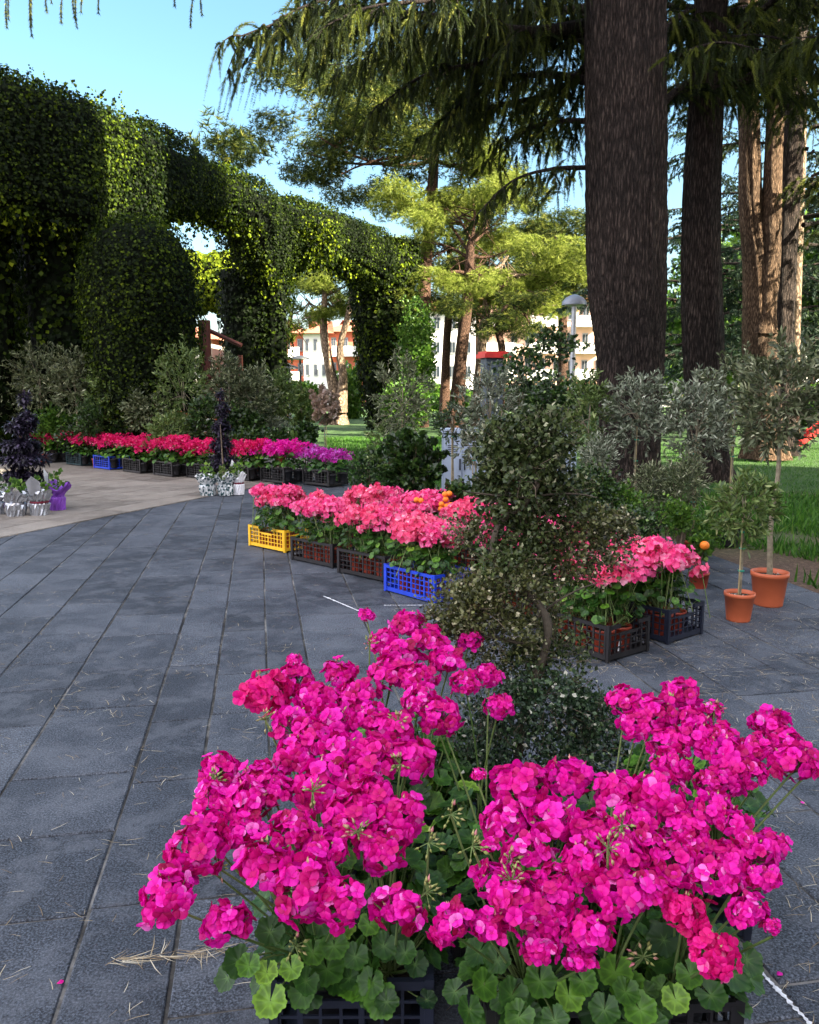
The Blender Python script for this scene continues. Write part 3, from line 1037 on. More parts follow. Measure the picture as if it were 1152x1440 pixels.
def strip_used():
    for o_ in bpy.data.objects:
        if 'used' in o_:
            del o_['used']


# ---- foreground crates
fgc = [(-.13, 1.92, R(90), 'c_navy', 'dark navy crate at the bottom edge, left of the black gap'),
       (.43, 1.75, R(3), 'c_black', 'black crate at the bottom edge under the right magenta geraniums'),
       (-.02, 2.62, R(86), 'c_black', 'black crate behind the front left one, beside the twisted shrub'),
       (.86, 2.38, R(70), 'c_navy', 'dark crate under the rightmost magenta geraniums'),
       (.38, 2.17, R(4), 'c_black', 'black crate in front of the twisted shrub')]
fg_pots = []
for (x, y, a, mt, lb) in fgc:
    t_ = make_crate(mt, label=lb + ', full of potted geraniums', group='crates of magenta geraniums in front')
    t_.location = (x, y, .006)
    t_.rotation_euler = (0, 0, a)
    for ix in range(3):
        for iy in range(2):
            u, v = (ix - 1) * .165, (iy - .5) * .16
            fg_pots.append([x + math.cos(a) * u - math.sin(a) * v, y + math.sin(a) * u + math.cos(a) * v, len(fg_pots)])
HEADS = """236 1262 88 .53|277 1197 72 .56|311 1084 62 .60|300 1133 60 .60|347 1129 74 .60|374 1219 80 .56|318 1300 62 .46|433 1250 82 .54
478 1272 76 .53|559 1283 74 .50|374 975 64 .66 c|415 960 52 .66|478 948 56 .68|412 1020 62 .64|469 1020 62 .64|505 980 54 .66|550 948 60 .68
575 880 52 .72|541 903 46 .70|604 905 48 .71|631 930 52 .69|620 1007 60 .64|550 1025 62 .64|573 1068 62 .62|415 1062 60 .62|451 1105 74 .61
510 1097 72 .62|496 1150 74 .59|415 1165 66 .59|564 1151 70 .59|455 1196 64 .56|523 1125 60 .61|415 930 22 .72|516 865 20 .72
360 1097 55 .61|288 1165 62 .58|345 1170 55 .57|385 1110 60 .61|535 1190 60 .56|447 985 55 .66|520 1010 55 .65|590 955 50 .68|440 1040 55 .64|530 1060 56 .63|480 1060 60 .63
730 1105 72 .61|801 1093 64 .62|868 1116 64 .61|925 1121 76 .61|714 1157 72 .59|776 1157 74 .59|832 1172 74 .58|889 1157 62 .60|740 1203 68 .57
637 1300 68 .50|688 1306 66 .49|735 1275 82 .52|781 1250 68 .54|873 1258 86 .54|827 1311 62 .49|950 1213 72 .57|1002 1239 66 .55|1022 1208 62 .57
1063 1198 60 .57|1007 1141 62 .61|1053 1285 60 .53|961 1285 68 .52 c|1002 1342 74 .47 c|817 1350 44 .44|1087 1303 20 .55|673 1090 22 .66|690 1188 24 .60
760 1330 50 .45|905 1190 66 .58|820 1215 64 .57|960 1165 60 .60|875 1200 66 .58|700 1240 60 .54|915 1250 66 .54|1030 1160 56 .60|770 1290 60 .50
881 987 56 .66|920 1003 56 .66|958 977 46 .68|1002 998 28 .69|938 1044 56 .64|981 1039 56 .64|1022 1064 60 .63|1084 1018 58 .66|1115 1075 58 .63
1064 1052 50 .64|1141 1072 46 .63|1048 1085 50 .61|945 1078 46 .61|895 1022 46 .64|1028 1095 46 .60|1000 1100 46 .60|1100 1045 50 .64|975 1012 44 .66|1015 1035 44 .65
688 951 36 .66|701 992 34 .63|655 960 42 .67|660 900 34 .69|560 920 46 .70|590 985 50 .66|1070 1240 50 .55|1085 1190 44 .56|980 1195 60 .58"""
heads = []
for q in HEADS.replace('\n', '|').split('|'):
    w_ = q.split()
    px, py, dm, z = map(float, w_[:4])
    P = atz(px, py, z)
    D = P[1] * CP - (P[2] - CAMH) * SP
    size = dm / FPX * D
    heads.append((P, size, w_[4] if len(w_) > 4 else 'm', dm))
plants = {}
for x, y, i in fg_pots:
    lr = 'left' if i < 6 or 12 <= i < 18 else 'right'
    lab = ['magenta geranium in the front left crate beside open paving', 'magenta geranium in the right bottom crate',
           'magenta geranium in the crate left of the twisted shrub', 'magenta geranium in the rightmost foreground crate', 'magenta geranium right in front of the twisted shrub'][i // 6]
    t_ = thing('geranium_plant', lab, 'geranium', (x, y, .026), 0, ['magenta geraniums, front left crate', 'magenta geraniums, bottom right crate', 'magenta geraniums, back left crate', 'magenta geraniums, back right crate', 'magenta geraniums before the twisted shrub'][i // 6])
    link('pot', POT_SB, t_)
    b_ = MB()
    c0 = fgc[i // 6]
    out = nrm(np.array([x - c0[0], y - c0[1], 0]))
    P = leafball(b_, 40, out * .03 + np.array([0, 0, .15]), (.14, .14, .21), .070, T_GLEAF, lo=.0)
    for q in P[::1]:
        b_.tube(curve((0, 0, .12), q, (0, 0, -.012), 5), .0021, 4, 1, rs.rand(), False)
    b_.build('foliage', ['geranium_leaf', 'stem'], t_)
    plants[i] = (t_, np.array([x, y, .026]))
for hi, (P, size, kd, dm) in enumerate(heads):
    best = min(fg_pots, key=lambda q: math.hypot(q[0] - P[0], q[1] - P[1]) + rs.rand() * .04)
    t_, base = plants[best[2]]
    L_ = P - base
    small = dm < 30
    ms = random.choice(HM[kd])
    h_ = link('flower_head', ms, t_, L_, 0, (size / .112) * rs.uniform(.88, 1.12))
    out = nrm(np.array([L_[0], L_[1], .0]) + 1e-4)
    tilt = min(.5, math.hypot(L_[0], L_[1]) * 1.8)
    h_.rotation_euler = (-out[1] * tilt + rs.randn() * .15, out[0] * tilt + rs.randn() * .15, rs.uniform(0, 6))
    st = MB()
    b0 = np.array([rs.uniform(-.02, .02), rs.uniform(-.02, .02), .12])
    st.tube(curve(b0, L_ - np.array([0, 0, .02]), -out * .02 + np.array([0, 0, -.015]), 8), np.linspace(.0034, .0024, 8), 6, 0, rs.rand(), False)
    st.build('flower_stalk', 'stem', t_)
# buds on stalks
for px, py, z in ((440, 1113, .64), (503, 1170, .60), (634, 1145, .62), (664, 1190, .62), (309, 1222, .52), (603, 1185, .60), (563, 1075, .655), (373, 1012, .66), (520, 905, .73), (875, 1160, .64), (855, 1193, .62), (560, 1015, .67), (716, 1210, .58), (905, 1345, .42), (600, 1255, .52), (1005, 1000, .69), (945, 990, .68), (300, 1098, .61), (415, 1330, .40), (720, 1240, .56)):
    P = atz(px, py, z)
    best = min(fg_pots, key=lambda q: math.hypot(q[0] - P[0], q[1] - P[1]))
    t_, base = plants[best[2]]
    L_ = P - base
    link('bud_cluster', random.choice(BUDM), t_, L_, rs.uniform(0, 6), 1.25)
    st = MB()
    st.tube(curve((0, 0, .12), L_, (rs.randn() * .02, rs.randn() * .02, 0), 7), .0026, 6, 0, .8, False)
    st.build('flower_stalk', 'stem', t_)
# low leaves spilling over the crates' front rims
for px, py, z, sz, tn in ((380, 1408, .235, .062, .95), (375, 1368, .29, .045, 1.0), (350, 1358, .32, .045, .8), (410, 1362, .31, .045, .9), (336, 1353, .29, .06, .3), (430, 1380, .27, .05, .5), (470, 1330, .33, .055, .6), (500, 1345, .31, .05, .5),
                          (540, 1330, .33, .05, .4), (450, 1300, .36, .05, .3), (570, 1340, .31, .045, .5), (480, 1290, .36, .05, .6), (400, 1290, .37, .055, .35), (380, 1310, .36, .055, .3),
                          (760, 1380, .30, .06, .6), (720, 1400, .29, .06, .5), (680, 1385, .29, .055, .7), (800, 1400, .29, .055, .9), (700, 1350, .34, .05, .4), (850, 1420, .27, .055, .5), (950, 1405, .28, .05, .95),
                          (1030, 1370, .30, .065, .4), (1050, 1350, .31, .06, .35), (900, 1420, .27, .06, .8), (880, 1395, .30, .05, .6), (730, 1430, .27, .055, .6), (780, 1435, .27, .05, .5), (970, 1370, .31, .05, .7), (660, 1420, .27, .05, .5), (1000, 1400, .28, .055, .4),
                          (320, 1375, .26, .05, .3), (440, 1340, .31, .05, .7), (520, 1300, .35, .045, .8), (820, 1380, .31, .05, .7), (920, 1440, .25, .05, .5), (640, 1395, .28, .045, .4)):
    P = atz(px, py, z)
    best = min(fg_pots, key=lambda q: math.hypot(q[0] - P[0], q[1] - P[1]))
    t_, base = plants[best[2]]
    L_ = P - base
    lf = MB()
    nz = nrm(np.array([rs.randn() * .3, -.75, .8 + rs.rand() * .4]))
    y_ = nrm(np.array([L_[0] * 3 + rs.randn() * .3, -.8, -.3]))
    y_ = nrm(y_ - nz * (y_ @ nz))
    lf.stamp(T_GLEAF, [L_], frames(y_[None], nz), sz * 1.2, [tn], 0, True)
    lf.tube(curve((0, 0, .13), L_, (0, 0, .03), 7), .002, 5, 1, .6, False)
    lf.build('leaf', ['geranium_leaf', 'stem'], t_)

# ---- middle row of pink geraniums
mid_p = [make_plant('pink', 1, .52, 10, T_GLEAF_M, 52, .062) for _ in range(2)] + [make_plant('coral', 1, .50, 10, T_GLEAF_M, 52, .062) for _ in range(2)]
RA = math.atan2(-.66, .72)
rd = np.array([math.cos(RA), math.sin(RA)])
rn_ = np.array([-rd[1], rd[0]])


def crate_at(front_left, mat, lab, plab, pgrp, protos, ang=RA, dens=True, nx=3, ny=2):
    rdir_ = np.array([math.cos(ang), math.sin(ang)])
    rnn = np.array([-rdir_[1], rdir_[0]])
    c_ = np.array(front_left) + rdir_ * CL / 2 + rnn * CW / 2
    t_ = make_crate(mat, label=lab, group='crates of geraniums', cut=(mat == 'c_yellow'))
    t_.location = (c_[0], c_[1], .006)
    t_.rotation_euler = (0, 0, ang)
    fill_crate(c_, ang, protos, plab, pgrp, nx, ny)
    return c_


row = [((-1.57, 7.90), 'c_yellow', 'yellow crate of pink geraniums at the left end of its row', 'the yellow crate'),
       ((-1.06, 7.22), 'c_black', 'black crate showing red pots, next to the yellow crate', 'the black crate beside the yellow one'),
       ((-.60, 6.70), 'c_black', 'black crate showing red pots, left neighbour of the bright blue crate', 'the black crate left of the blue one'),
       ((-.19, 6.06), 'c_blue', 'bright blue crate of pink geraniums in the middle row', 'the bright blue crate')]
for fl, mt, lab, sh in row:
    crate_at(fl, mt, lab, 'pink geranium standing in ' + sh, 'pink geraniums in ' + sh, mid_p, RA if mt != 'c_blue' else RA - .1)
back = [((-.72, 7.98), 'the hidden crate behind the first black crate'), ((-.22, 7.48), 'the hidden crate behind the second black crate'), ((.25, 6.95), 'the hidden crate behind the bright blue crate'),
        ((.42, 5.55), 'the crate right of the blue one, behind the twisted shrub'), ((.78, 6.1), 'the far crate behind the twisted shrub'), ((.95, 5.25), 'the crate behind the black crate with red pots')]
for fl, sh in back:
    crate_at(fl, 'c_black', 'dark crate mostly hidden, being ' + sh, 'pink geranium in ' + sh, 'pink geraniums in ' + sh, mid_p)
A0 = atz(850, 935, 0)
crate_at((.77, 4.83), 'c_black', 'black crate with red pots and a white tag, right of the twisted shrub', 'pink geranium in the black crate with the white tag', 'pink geraniums in the tagged black crate', mid_p, R(-53))
crate_at((1.20, 5.16), 'c_navy', 'dark navy crate nearest the two terracotta pots', 'pink geranium in the navy crate near the terracotta pots', 'pink geraniums in the navy crate', mid_p, R(-52))
strip_used()
b = MB()
b.add([[0, 0, 0], [.03, 0, 0], [.034, 0, .05], [.02, 0, .085], [.008, 0, .05]], [[0, 1, 2, 3, 4]])
o = b.build('crate_tag', 'whitepaper', None, (1.17, 4.455, .05), R(40))
tag(o, 'small white paper tag stuck on the side of a black crate', 'tag')
# straggling low heads at the left crates
# ---- far row of red and magenta geraniums
far_p = [make_plant('redpink', 2, .44, 8, T_GLEAF_L, 26, .07) for _ in range(3)]
far_m = [make_plant('m_far', 2, .44, 8, T_GLEAF_L, 26, .07) for _ in range(2)]
far_v = [make_plant('purple', 2, .42, 8, T_GLEAF_L, 26, .07) for _ in range(2)]
FR = [(-10.9, 20.4, 'c_black', far_p, 'far left end of the red row', 0), (-10.1, 19.7, 'c_black', far_p, 'second from the left end of the red row', 0), (-9.3, 18.9, 'c_black', far_p, 'just left of the front purple shrub', 0),
      (-8.4, 18.15, 'c_black', far_p, 'behind the front purple shrub', 0), (-7.55, 17.4, 'c_black', far_p, 'just right of the front purple shrub', 0), (-6.62, 16.65, 'c_teal', far_p, 'in the dark teal crate', 1),
      (-5.76, 15.85, 'c_blue', far_p, 'in the blue crate of the far row', 1), (-4.95, 15.15, 'c_black', far_p, 'right of the far blue crate', 0), (-4.2, 14.55, 'c_black', far_p, 'second right of the far blue crate', 0),
      (-3.5, 14.15, 'c_black', far_p, 'behind the patterned foil pots', 0), (-2.75, 13.9, 'c_black', far_p, 'right of the patterned foil pots', 0), (-2.1, 13.5, 'c_black', far_m, 'beside the grass', 0), (-1.35, 13.1, 'c_black', far_v, 'last at the lawn', 0)]
for x, y, mt, pr, ds, vis in FR:
    c_ = np.array([x, y])
    col = {'c_black': 'black', 'c_teal': 'dark teal', 'c_blue': 'blue'}[mt]
    t_ = make_crate(mt, L=.62, W=.42, H=.25, label=col + ' crate of the far flower row, ' + ds, group='crates of the far flower row', nv=8)
    t_.location = (x, y, .022)
    t_.rotation_euler = (0, 0, RA)
    fill_crate(c_, RA, pr, ('purple' if pr is far_v else 'red-pink' if pr is far_p else 'magenta') + ' geranium of the far row, ' + ds, 'far row geraniums, ' + ds, L=.92, W=.52, z=.05, sc=1.28)
strip_used()

# ------------------------------------------------------------------ small trees and shrubs
def ell_pts(n, c, r, shell=.55):
    d = rdir(n)
    rad = shell + (1 - shell) * rs.rand(n) ** .7
    return np.asarray(c) + d * rad[:, None] * np.asarray(r), d


def make_standard(h_trunk, cr, n, leaf, matl, T=T_NARROW2, pot=(.13, .25), potmat='terracotta', stake=False, label='', cat='potted tree', name='olive_tree', bent=0.02, spikes=8, group=None, trunkr=.012, barkm='oliveb', pts=None):
    """clipped standard: pot, thin trunk, loose crown of shoots"""
    t_ = thing(name, label, cat, (0, 0, 0), 0, group)
    ph = pot[1]
    if ph > 0:
        po = link('pot', pot_mesh(pot[0], ph, potmat, 28), t_)
        pb = MB()
        pp = rs.uniform(-1, 1, (60, 2)) * pot[0] * .62
        pb.stamp(T_BUD, np.column_stack([pp, np.full(60, ph * .87)]), frames(rdir(60)), .018, rs.rand(60))
        pb.build('pebbles', 'pebble', po)
    z0 = ph * .8
    zc = h_trunk + cr[2] * .75
    tb = MB()
    tp = catmull([(0, 0, z0), (bent, bent * .3, z0 + (h_trunk - z0) * .4), (-bent * .6, 0, z0 + (h_trunk - z0) * .75), (0, 0, h_trunk), (bent, 0, h_trunk + cr[2])], 6)
    tb.tube(tp, np.linspace(trunkr * 1.25, trunkr * .6, len(tp)), 8, 0, .5, True, .12)
    for k in range(10):
        d = rdir(1)[0]
        tb.tube(curve((0, 0, h_trunk + cr[2] * rs.uniform(-.1, .7)), np.array([0, 0, zc]) + d * np.array(cr) * .75, (0, 0, .03), 5), np.linspace(trunkr * .45, .002, 5), 4, 0, .5, False)
    tb.build('trunk', barkm, t_)
    cb = MB()
    # shoots carrying paired leaves
    n = int(n * 2.2)
    ns = max(20, n // 14)
    base, d = ell_pts(ns, (0, 0, zc), cr, .30)
    per = 14
    sd = nrm(d + rs.randn(ns, 3) * .45 + np.array([0, 0, .45]))
    sl_ = np.full(ns, np.mean(cr) * .42) * rs.uniform(.6, 1.2, ns)
    sp = rs.choice(ns, spikes, False) if spikes else []
    for q in sp:
        sd[q] = nrm(np.array([rs.randn() * .35, rs.randn() * .35, 1.0]))
        sl_[q] *= 1.9
    tt = np.linspace(.05, 1, per)
    P = base[:, None] + sd[:, None] * (sl_[:, None] * tt[None])[..., None] + np.array([0, 0, -1.0]) * ((tt ** 2)[None] * sl_[:, None] * .12)[..., None]
    side = rs.randn(ns, per, 3)
    LD = nrm(sd[:, None] * .9 + nrm(side) * .85)
    P, LD = P.reshape(-1, 3), LD.reshape(-1, 3)
    cb.stamp(T, P, frames(LD), leaf * rs.uniform(.65, 1.2, len(P))[:, None] * np.array([1.35, 1, 1.35]), np.clip(rs.normal(.5, .22, len(P)), 0, 1), 0, False)
    for k in range(0, ns, 1):
        cb.tube([base[k], base[k] + sd[k] * sl_[k]], [.002, .001], 3, 1, .5, False)
    cb.build('crown', [matl, 'twig'], t_)
    if stake:
        sb = MB()
        sb.tube([(.02, -.01, z0), (.022, -.01, h_trunk + .1)], .005, 6)
        for z in (h_trunk * .55, h_trunk * .8, h_trunk * .98):
            sb.lathe([(.018, z), (.022, z + .006), (.018, z + .012)], (.008, 0, 0), 10, 1)
        sb.build('stake', ['wood', 'tie'], t_)
    return t_


def place(t_, px, py, z=0, rot=None):
    P = atz(px, py, z)
    t_.location = P
    t_.rotation_euler = (0, 0, rs.uniform(0, 6) if rot is None else rot)
    return t_


def make_shrub(name, label, cat, c, r, n, leaf, mat, T=T_LEAF, stems=8, base=None, group=None, shell=.35, pot=None, lumps=5, twigs=30):
    """bushy plant: stems from one base into a lumpy mass of leaves; c is the crown centre in metres"""
    n = int(n * 1.8)
    c = np.asarray(c, float)
    r = np.asarray(r, float)
    bz = base if base is not None else 0.0
    t_ = thing(name, label, cat, (c[0], c[1], bz), 0, group)
    cl = np.array([0, 0, c[2] - bz])
    if pot:
        link('pot', pot_mesh(pot[0], pot[1], pot[2], 20), t_)
    sb = MB()
    for k in range(stems):
        d = rdir(1)[0]
        e = cl + d * r * .7
        sb.tube(curve((rs.randn() * .01, rs.randn() * .01, (pot[1] * .7 if pot else 0)), e, (rs.randn() * .03, rs.randn() * .03, .03), 6), np.linspace(.008, .002, 6), 5, 0, .5, False)
    sb.build('stems', 'twig', t_)
    b_ = MB()
    lc = [cl] + [cl + rdir(1)[0] * r * .5 for _ in range(lumps)]
    for q, cc in enumerate(lc):
        rr = r * (1 if q == 0 else .55)
        P, d = ell_pts(int(n * (.4 if q == 0 else .6 / lumps)), cc, rr, shell)
        LD = nrm(d + rs.randn(len(P), 3) * .6 + np.array([0, 0, .3]))
        b_.stamp(T, P, frames(LD), leaf * rs.uniform(.6, 1.25, len(P)), np.clip(rs.normal(.48, .22, len(P)) + (rs.rand(len(P)) > .96) * .4, 0, 1))
    for k in range(twigs):
        d = rdir(1)[0]
        if d[2] < -.2:
            d[2] *= -1
        p0 = cl + d * r * .7
        p1 = cl + d * r * 1.12 + rs.randn(3) * .03
        b_.tube([p0, p1], [.0022, .001], 3, 1, .5, False)
        m_ = 9
        PP = p0 + (p1 - p0) * np.linspace(.2, 1.1, m_)[:, None]
        b_.stamp(T, PP, frames(nrm(d + rs.randn(m_, 3) * .8)), leaf * rs.uniform(.6, 1.1, m_))
    b_.build('foliage', [mat, 'twig'], t_)
    return t_


def D_of(py, z=0):
    P = atz(576, py, z)
    return P[1] * CP - (P[2] - CAMH) * SP


def crown_at(px, py, D):
    return atd(px, py, D)


# the twisted clipped shrub between the foreground crates
BD = 2.78
base = atd(735, 1190, BD)
base = np.array([base[0] + .02, base[1] + .12, 0])
t_ = thing('topiary_shrub', 'twisted grey-stemmed shrub clipped into uneven pads, standing among the magenta geraniums', 'shrub', tuple(base))
tp = [(735, 1150), (728, 1060), (742, 985), (770, 900), (758, 850), (700, 800), (700, 740), (742, 705), (756, 672), (742, 640), (755, 610), (752, 580)]
P = [np.array([0, 0, 0.0])] + [atd(x, y, BD + .04 * math.sin(i_ * 1.4)) - base for i_, (x, y) in enumerate(tp)]
P = catmull(P, 6)
b_ = MB()
b_.tube(P, np.linspace(.019, .006, len(P)) * (1 + .15 * np.sin(np.arange(len(P)))), 9, 0, .5, True, .2)
for a, c_, r_ in (((742, 905), (672, 892), .007), ((700, 885), (780, 832), .005), ((722, 1010), (775, 960), .006), ((735, 985), (680, 930), .006), ((757, 868), (840, 820), .005), ((745, 700), (840, 700), .005), ((748, 640), (700, 600), .005), ((742, 700), (650, 690), .005), ((735, 900), (640, 870), .005)):
    b_.tube(curve(atd(*a, BD) - base, atd(*c_, BD - .05) - base, (rs.randn() * .02, 0, rs.randn() * .02), 7), np.linspace(r_, .002, 7), 6, 0, .5, False, .2)
b_.build('trunk', 'bonsaibark', t_)
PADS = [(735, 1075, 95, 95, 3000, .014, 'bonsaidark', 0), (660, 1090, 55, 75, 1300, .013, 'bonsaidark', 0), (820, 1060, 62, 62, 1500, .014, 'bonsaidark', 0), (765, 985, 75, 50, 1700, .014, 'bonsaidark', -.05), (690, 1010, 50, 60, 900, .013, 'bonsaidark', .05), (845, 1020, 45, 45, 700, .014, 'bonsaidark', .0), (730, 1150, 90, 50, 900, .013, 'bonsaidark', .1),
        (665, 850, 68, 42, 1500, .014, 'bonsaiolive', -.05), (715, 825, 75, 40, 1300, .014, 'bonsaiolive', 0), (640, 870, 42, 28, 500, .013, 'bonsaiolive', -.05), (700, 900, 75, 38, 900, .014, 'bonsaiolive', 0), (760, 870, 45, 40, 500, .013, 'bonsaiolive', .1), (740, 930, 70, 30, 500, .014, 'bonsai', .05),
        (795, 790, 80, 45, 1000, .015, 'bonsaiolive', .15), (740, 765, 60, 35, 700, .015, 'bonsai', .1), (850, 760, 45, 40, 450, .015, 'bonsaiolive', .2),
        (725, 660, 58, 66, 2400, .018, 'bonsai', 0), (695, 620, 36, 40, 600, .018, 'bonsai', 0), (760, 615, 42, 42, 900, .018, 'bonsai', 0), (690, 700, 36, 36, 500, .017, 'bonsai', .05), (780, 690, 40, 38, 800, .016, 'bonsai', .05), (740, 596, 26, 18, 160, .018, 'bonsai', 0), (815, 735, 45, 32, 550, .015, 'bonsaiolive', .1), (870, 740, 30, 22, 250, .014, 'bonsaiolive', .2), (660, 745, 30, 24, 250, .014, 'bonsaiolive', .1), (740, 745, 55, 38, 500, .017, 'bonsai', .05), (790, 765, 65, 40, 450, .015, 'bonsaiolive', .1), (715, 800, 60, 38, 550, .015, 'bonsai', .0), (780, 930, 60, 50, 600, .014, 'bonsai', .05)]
for (px, py, rx, ry, n, lf, mt, dd) in PADS:
    c_ = atd(px + (10 if py < 740 else 0), py, BD + dd) - base
    k = (BD + dd) / FPX
    b_ = MB()
    n = int(n * 1.2)
    P, d = ell_pts(n, c_, (rx * k, min(rx, ry) * k * 1.05, ry * k), .35)
    sc_ = rdir(9) * rs.uniform(.35, .9, (9, 1)) * np.array([rx, min(rx, ry), ry]) * k
    which = rs.randint(0, 9, n)
    m2 = rs.rand(n) < .62
    P[m2] = c_ + sc_[which[m2]] + rdir(m2.sum()) * (rs.rand(m2.sum(), 1) ** .4) * min(rx, ry) * k * .36
    lump = noise2(P[:, 0] * 9 + P[:, 2] * 7, P[:, 1] * 9 - P[:, 2] * 8, 2.0, 5)
    P = c_ + (P - c_) * (1 + .28 * lump)[:, None] + rs.randn(len(P), 3) * .015
    LD = nrm(d * .7 + rs.randn(n, 3) * .7 + np.array([0, 0, .25]))
    tt_ = np.clip(rs.normal(.58, .22, n) + (rs.rand(n) > .975) * .4, 0, 1)
    b_.stamp(T_QUAD if lf < .02 else T_LEAF, P, frames(LD), lf * rs.uniform(.6, 1.35, n) * 1.15, tt_)
    for q in range(40):
        dr = rdir(1)[0]
        p0 = c_ + dr * np.array([rx * k, ry * k, ry * k]) * rs.uniform(.1, .6)
        p1 = c_ + dr * np.array([rx * k, ry * k, ry * k]) * rs.uniform(.95, 1.15) + rs.randn(3) * .015
        b_.tube(curve(p0, p1, rs.randn(3) * .008, 4), .0011, 3, 1, .5, False)
        PP = p0 + (p1 - p0) * np.linspace(.5, 1.08, 8)[:, None]
        b_.stamp(T_QUAD, PP, frames(rs.randn(8, 3) + dr), lf * .8)
    b_.build('foliage_pad', [mt, 'twig'], t_)

# olive standards at the right
OG = 'potted olive trees on the right'
t_ = make_standard(1.17, (.27, .27, .36), 1500, .060, 'olive', pot=(.128, .24), bent=.02, label='tallest potted olive with a bare grey stem in the larger terracotta pot', trunkr=.017, group=OG, spikes=10)
place(t_, 1080, 850)
t_ = make_standard(.60, (.17, .17, .20), 750, .055, 'olivegreen', pot=(.098, .19), bent=.006, stake=True, label='small bright olive with green ties in the smaller terracotta pot', group=OG, trunkr=.008, spikes=5)
place(t_, 1038, 872)


def standard_px(px, pyc, rx, ry, D, matl, label, leaf=.058, n=1100, spikes=8, group='potted olive trees behind the flowers', stake=True, name='olive_tree', pot=(.12, .22), potmat='redpot', T=T_NARROW2, cat='potted tree', barkm='oliveb'):
    c_ = atd(px, pyc, D)
    k = D / FPX
    h_tr = c_[2] - ry * k * .75
    t2 = make_standard(h_tr, (rx * k, rx * k, ry * k), n, leaf, matl, label=label, spikes=spikes, group=group, stake=stake, name=name, pot=pot, potmat=potmat, T=T, cat=cat, barkm=barkm)
    t2.location = (c_[0], c_[1], -.03)
    t2.rotation_euler = (0, 0, rs.uniform(0, 6))
    return t2


standard_px(1035, 560, 48, 62, 8.0, 'olive', 'olive directly left of and behind the tallest one', n=1300, potmat='blackpot')
standard_px(897, 570, 38, 55, 7.6, 'silver', 'pointed silvery olive in front of the big cedar trunk', n=1100, spikes=5)
standard_px(980, 585, 42, 62, 7.2, 'silver', 'wide silvery olive in front of the second cedar trunk', n=1200, spikes=12)
standard_px(828, 580, 28, 55, 7.8, 'olivegreen', 'slender olive with one tall shoot at the left edge of the big cedar', n=900, spikes=4)
standard_px(690, 570, 42, 48, 8.2, 'silver', 'bluish silver olive below the red-topped pillar', n=1100, spikes=9)
standard_px(637, 588, 26, 26, 8.4, 'shrub', 'small dark round-headed tree left of the silver olive', n=500, spikes=4, leaf=.05)
standard_px(565, 555, 36, 58, 10, 'olive', 'tall dark olive beside the ivy-clad end column', n=1100, spikes=8)
standard_px(668, 625, 26, 22, 8.0, 'silver', 'low silver olive in front of the grey cabinet', n=420, spikes=8)
standard_px(582, 652, 38, 42, 8.6, 'shrub', 'round green-headed laurel left of the grey cabinet', leaf=.06, n=1100, spikes=5, T=T_LEAF, name='laurel_tree')
standard_px(560, 655, 32, 42, 9.6, 'shrub', 'smaller laurel between the lawn and the cabinet', leaf=.055, n=700, spikes=5, T=T_LEAF, name='laurel_tree')
standard_px(545, 620, 26, 34, 10.5, 'olivegreen', 'light green olive at the foot of the ivy-clad end column', n=600, spikes=5)
SG = 'shrubs behind the pink flowers'
for i_, (px, py, rx, ry, D, n, lf, mt, T, nm, lb, bz) in enumerate([
    (842, 640, 27, 32, 7.3, 900, .045, 'silver', T_NARROW2, 'olive_bush', 'low silver-white olive bush at the left foot of the big cedar', None),
    (912, 690, 36, 40, 7.2, 1100, .045, 'olive', T_NARROW2, 'olive_bush', 'dark olive bush in front of the big cedar base', None),
    (962, 680, 36, 45, 7.0, 1200, .048, 'olive', T_NARROW2, 'olive_bush', 'dense olive bush right of the big cedar base', None),
    (868, 715, 40, 34, 6.8, 1000, .032, 'brightshrub', T_LEAF, 'green_shrub', 'bright green broad-leaved shrub below the big cedar', None),
    (952, 728, 22, 24, 6.6, 500, .03, 'brightshrub', T_LEAF, 'green_shrub', 'small bright green shrub near the single orange', None),
    (985, 745, 40, 22, 7.4, 600, .03, 'brightshrub', T_LEAF, 'green_shrub', 'low green plants beside the paving edge', None),
    (895, 745, 34, 30, 6.2, 800, .03, 'shrub', T_LEAF, 'green_shrub', 'dark glossy shrub behind the right pink geraniums', None),
    (835, 700, 40, 45, 6.6, 1200, .03, 'shrub', T_LEAF, 'green_shrub', 'dark shrub right of the twisted clipped shrub', None),
    (520, 668, 30, 38, 10.8, 900, .04, 'shrub', T_LEAF, 'green_shrub', 'dark green shrub where the lawn meets the pink flowers', None),
    (722, 735, 26, 30, 7.6, 700, .035, 'shrub', T_LEAF, 'green_shrub', 'dark leaves at the foot of the grey cabinet', None),
    (735, 525, 38, 34, 8.8, 330, .05, 'shrub', T_LEAF, 'loose_shrub', 'tall loose dark-leaved tree right of the red-topped pillar', 0),
    (775, 490, 34, 30, 9.0, 260, .05, 'shrub', T_LEAF, 'loose_shrub', 'upper sprays of a loose dark tree before the pink building', 0),
    (785, 570, 45, 45, 8.4, 1000, .045, 'shrub', T_LEAF, 'loose_shrub', 'dense dark bush behind the top of the twisted shrub', 0),
    (655, 752, 40, 12, 7.9, 250, .03, 'shrub', T_LEAF, 'green_shrub', 'low shrub under the orange tree', None)]):
    c_ = atd(px, py, D)
    k = D / FPX
    make_shrub(nm, lb, 'shrub', c_, (rx * k, rx * k, ry * k), n, lf, mt, T, group=SG, base=-.03 if bz is None else -.03, twigs=25)

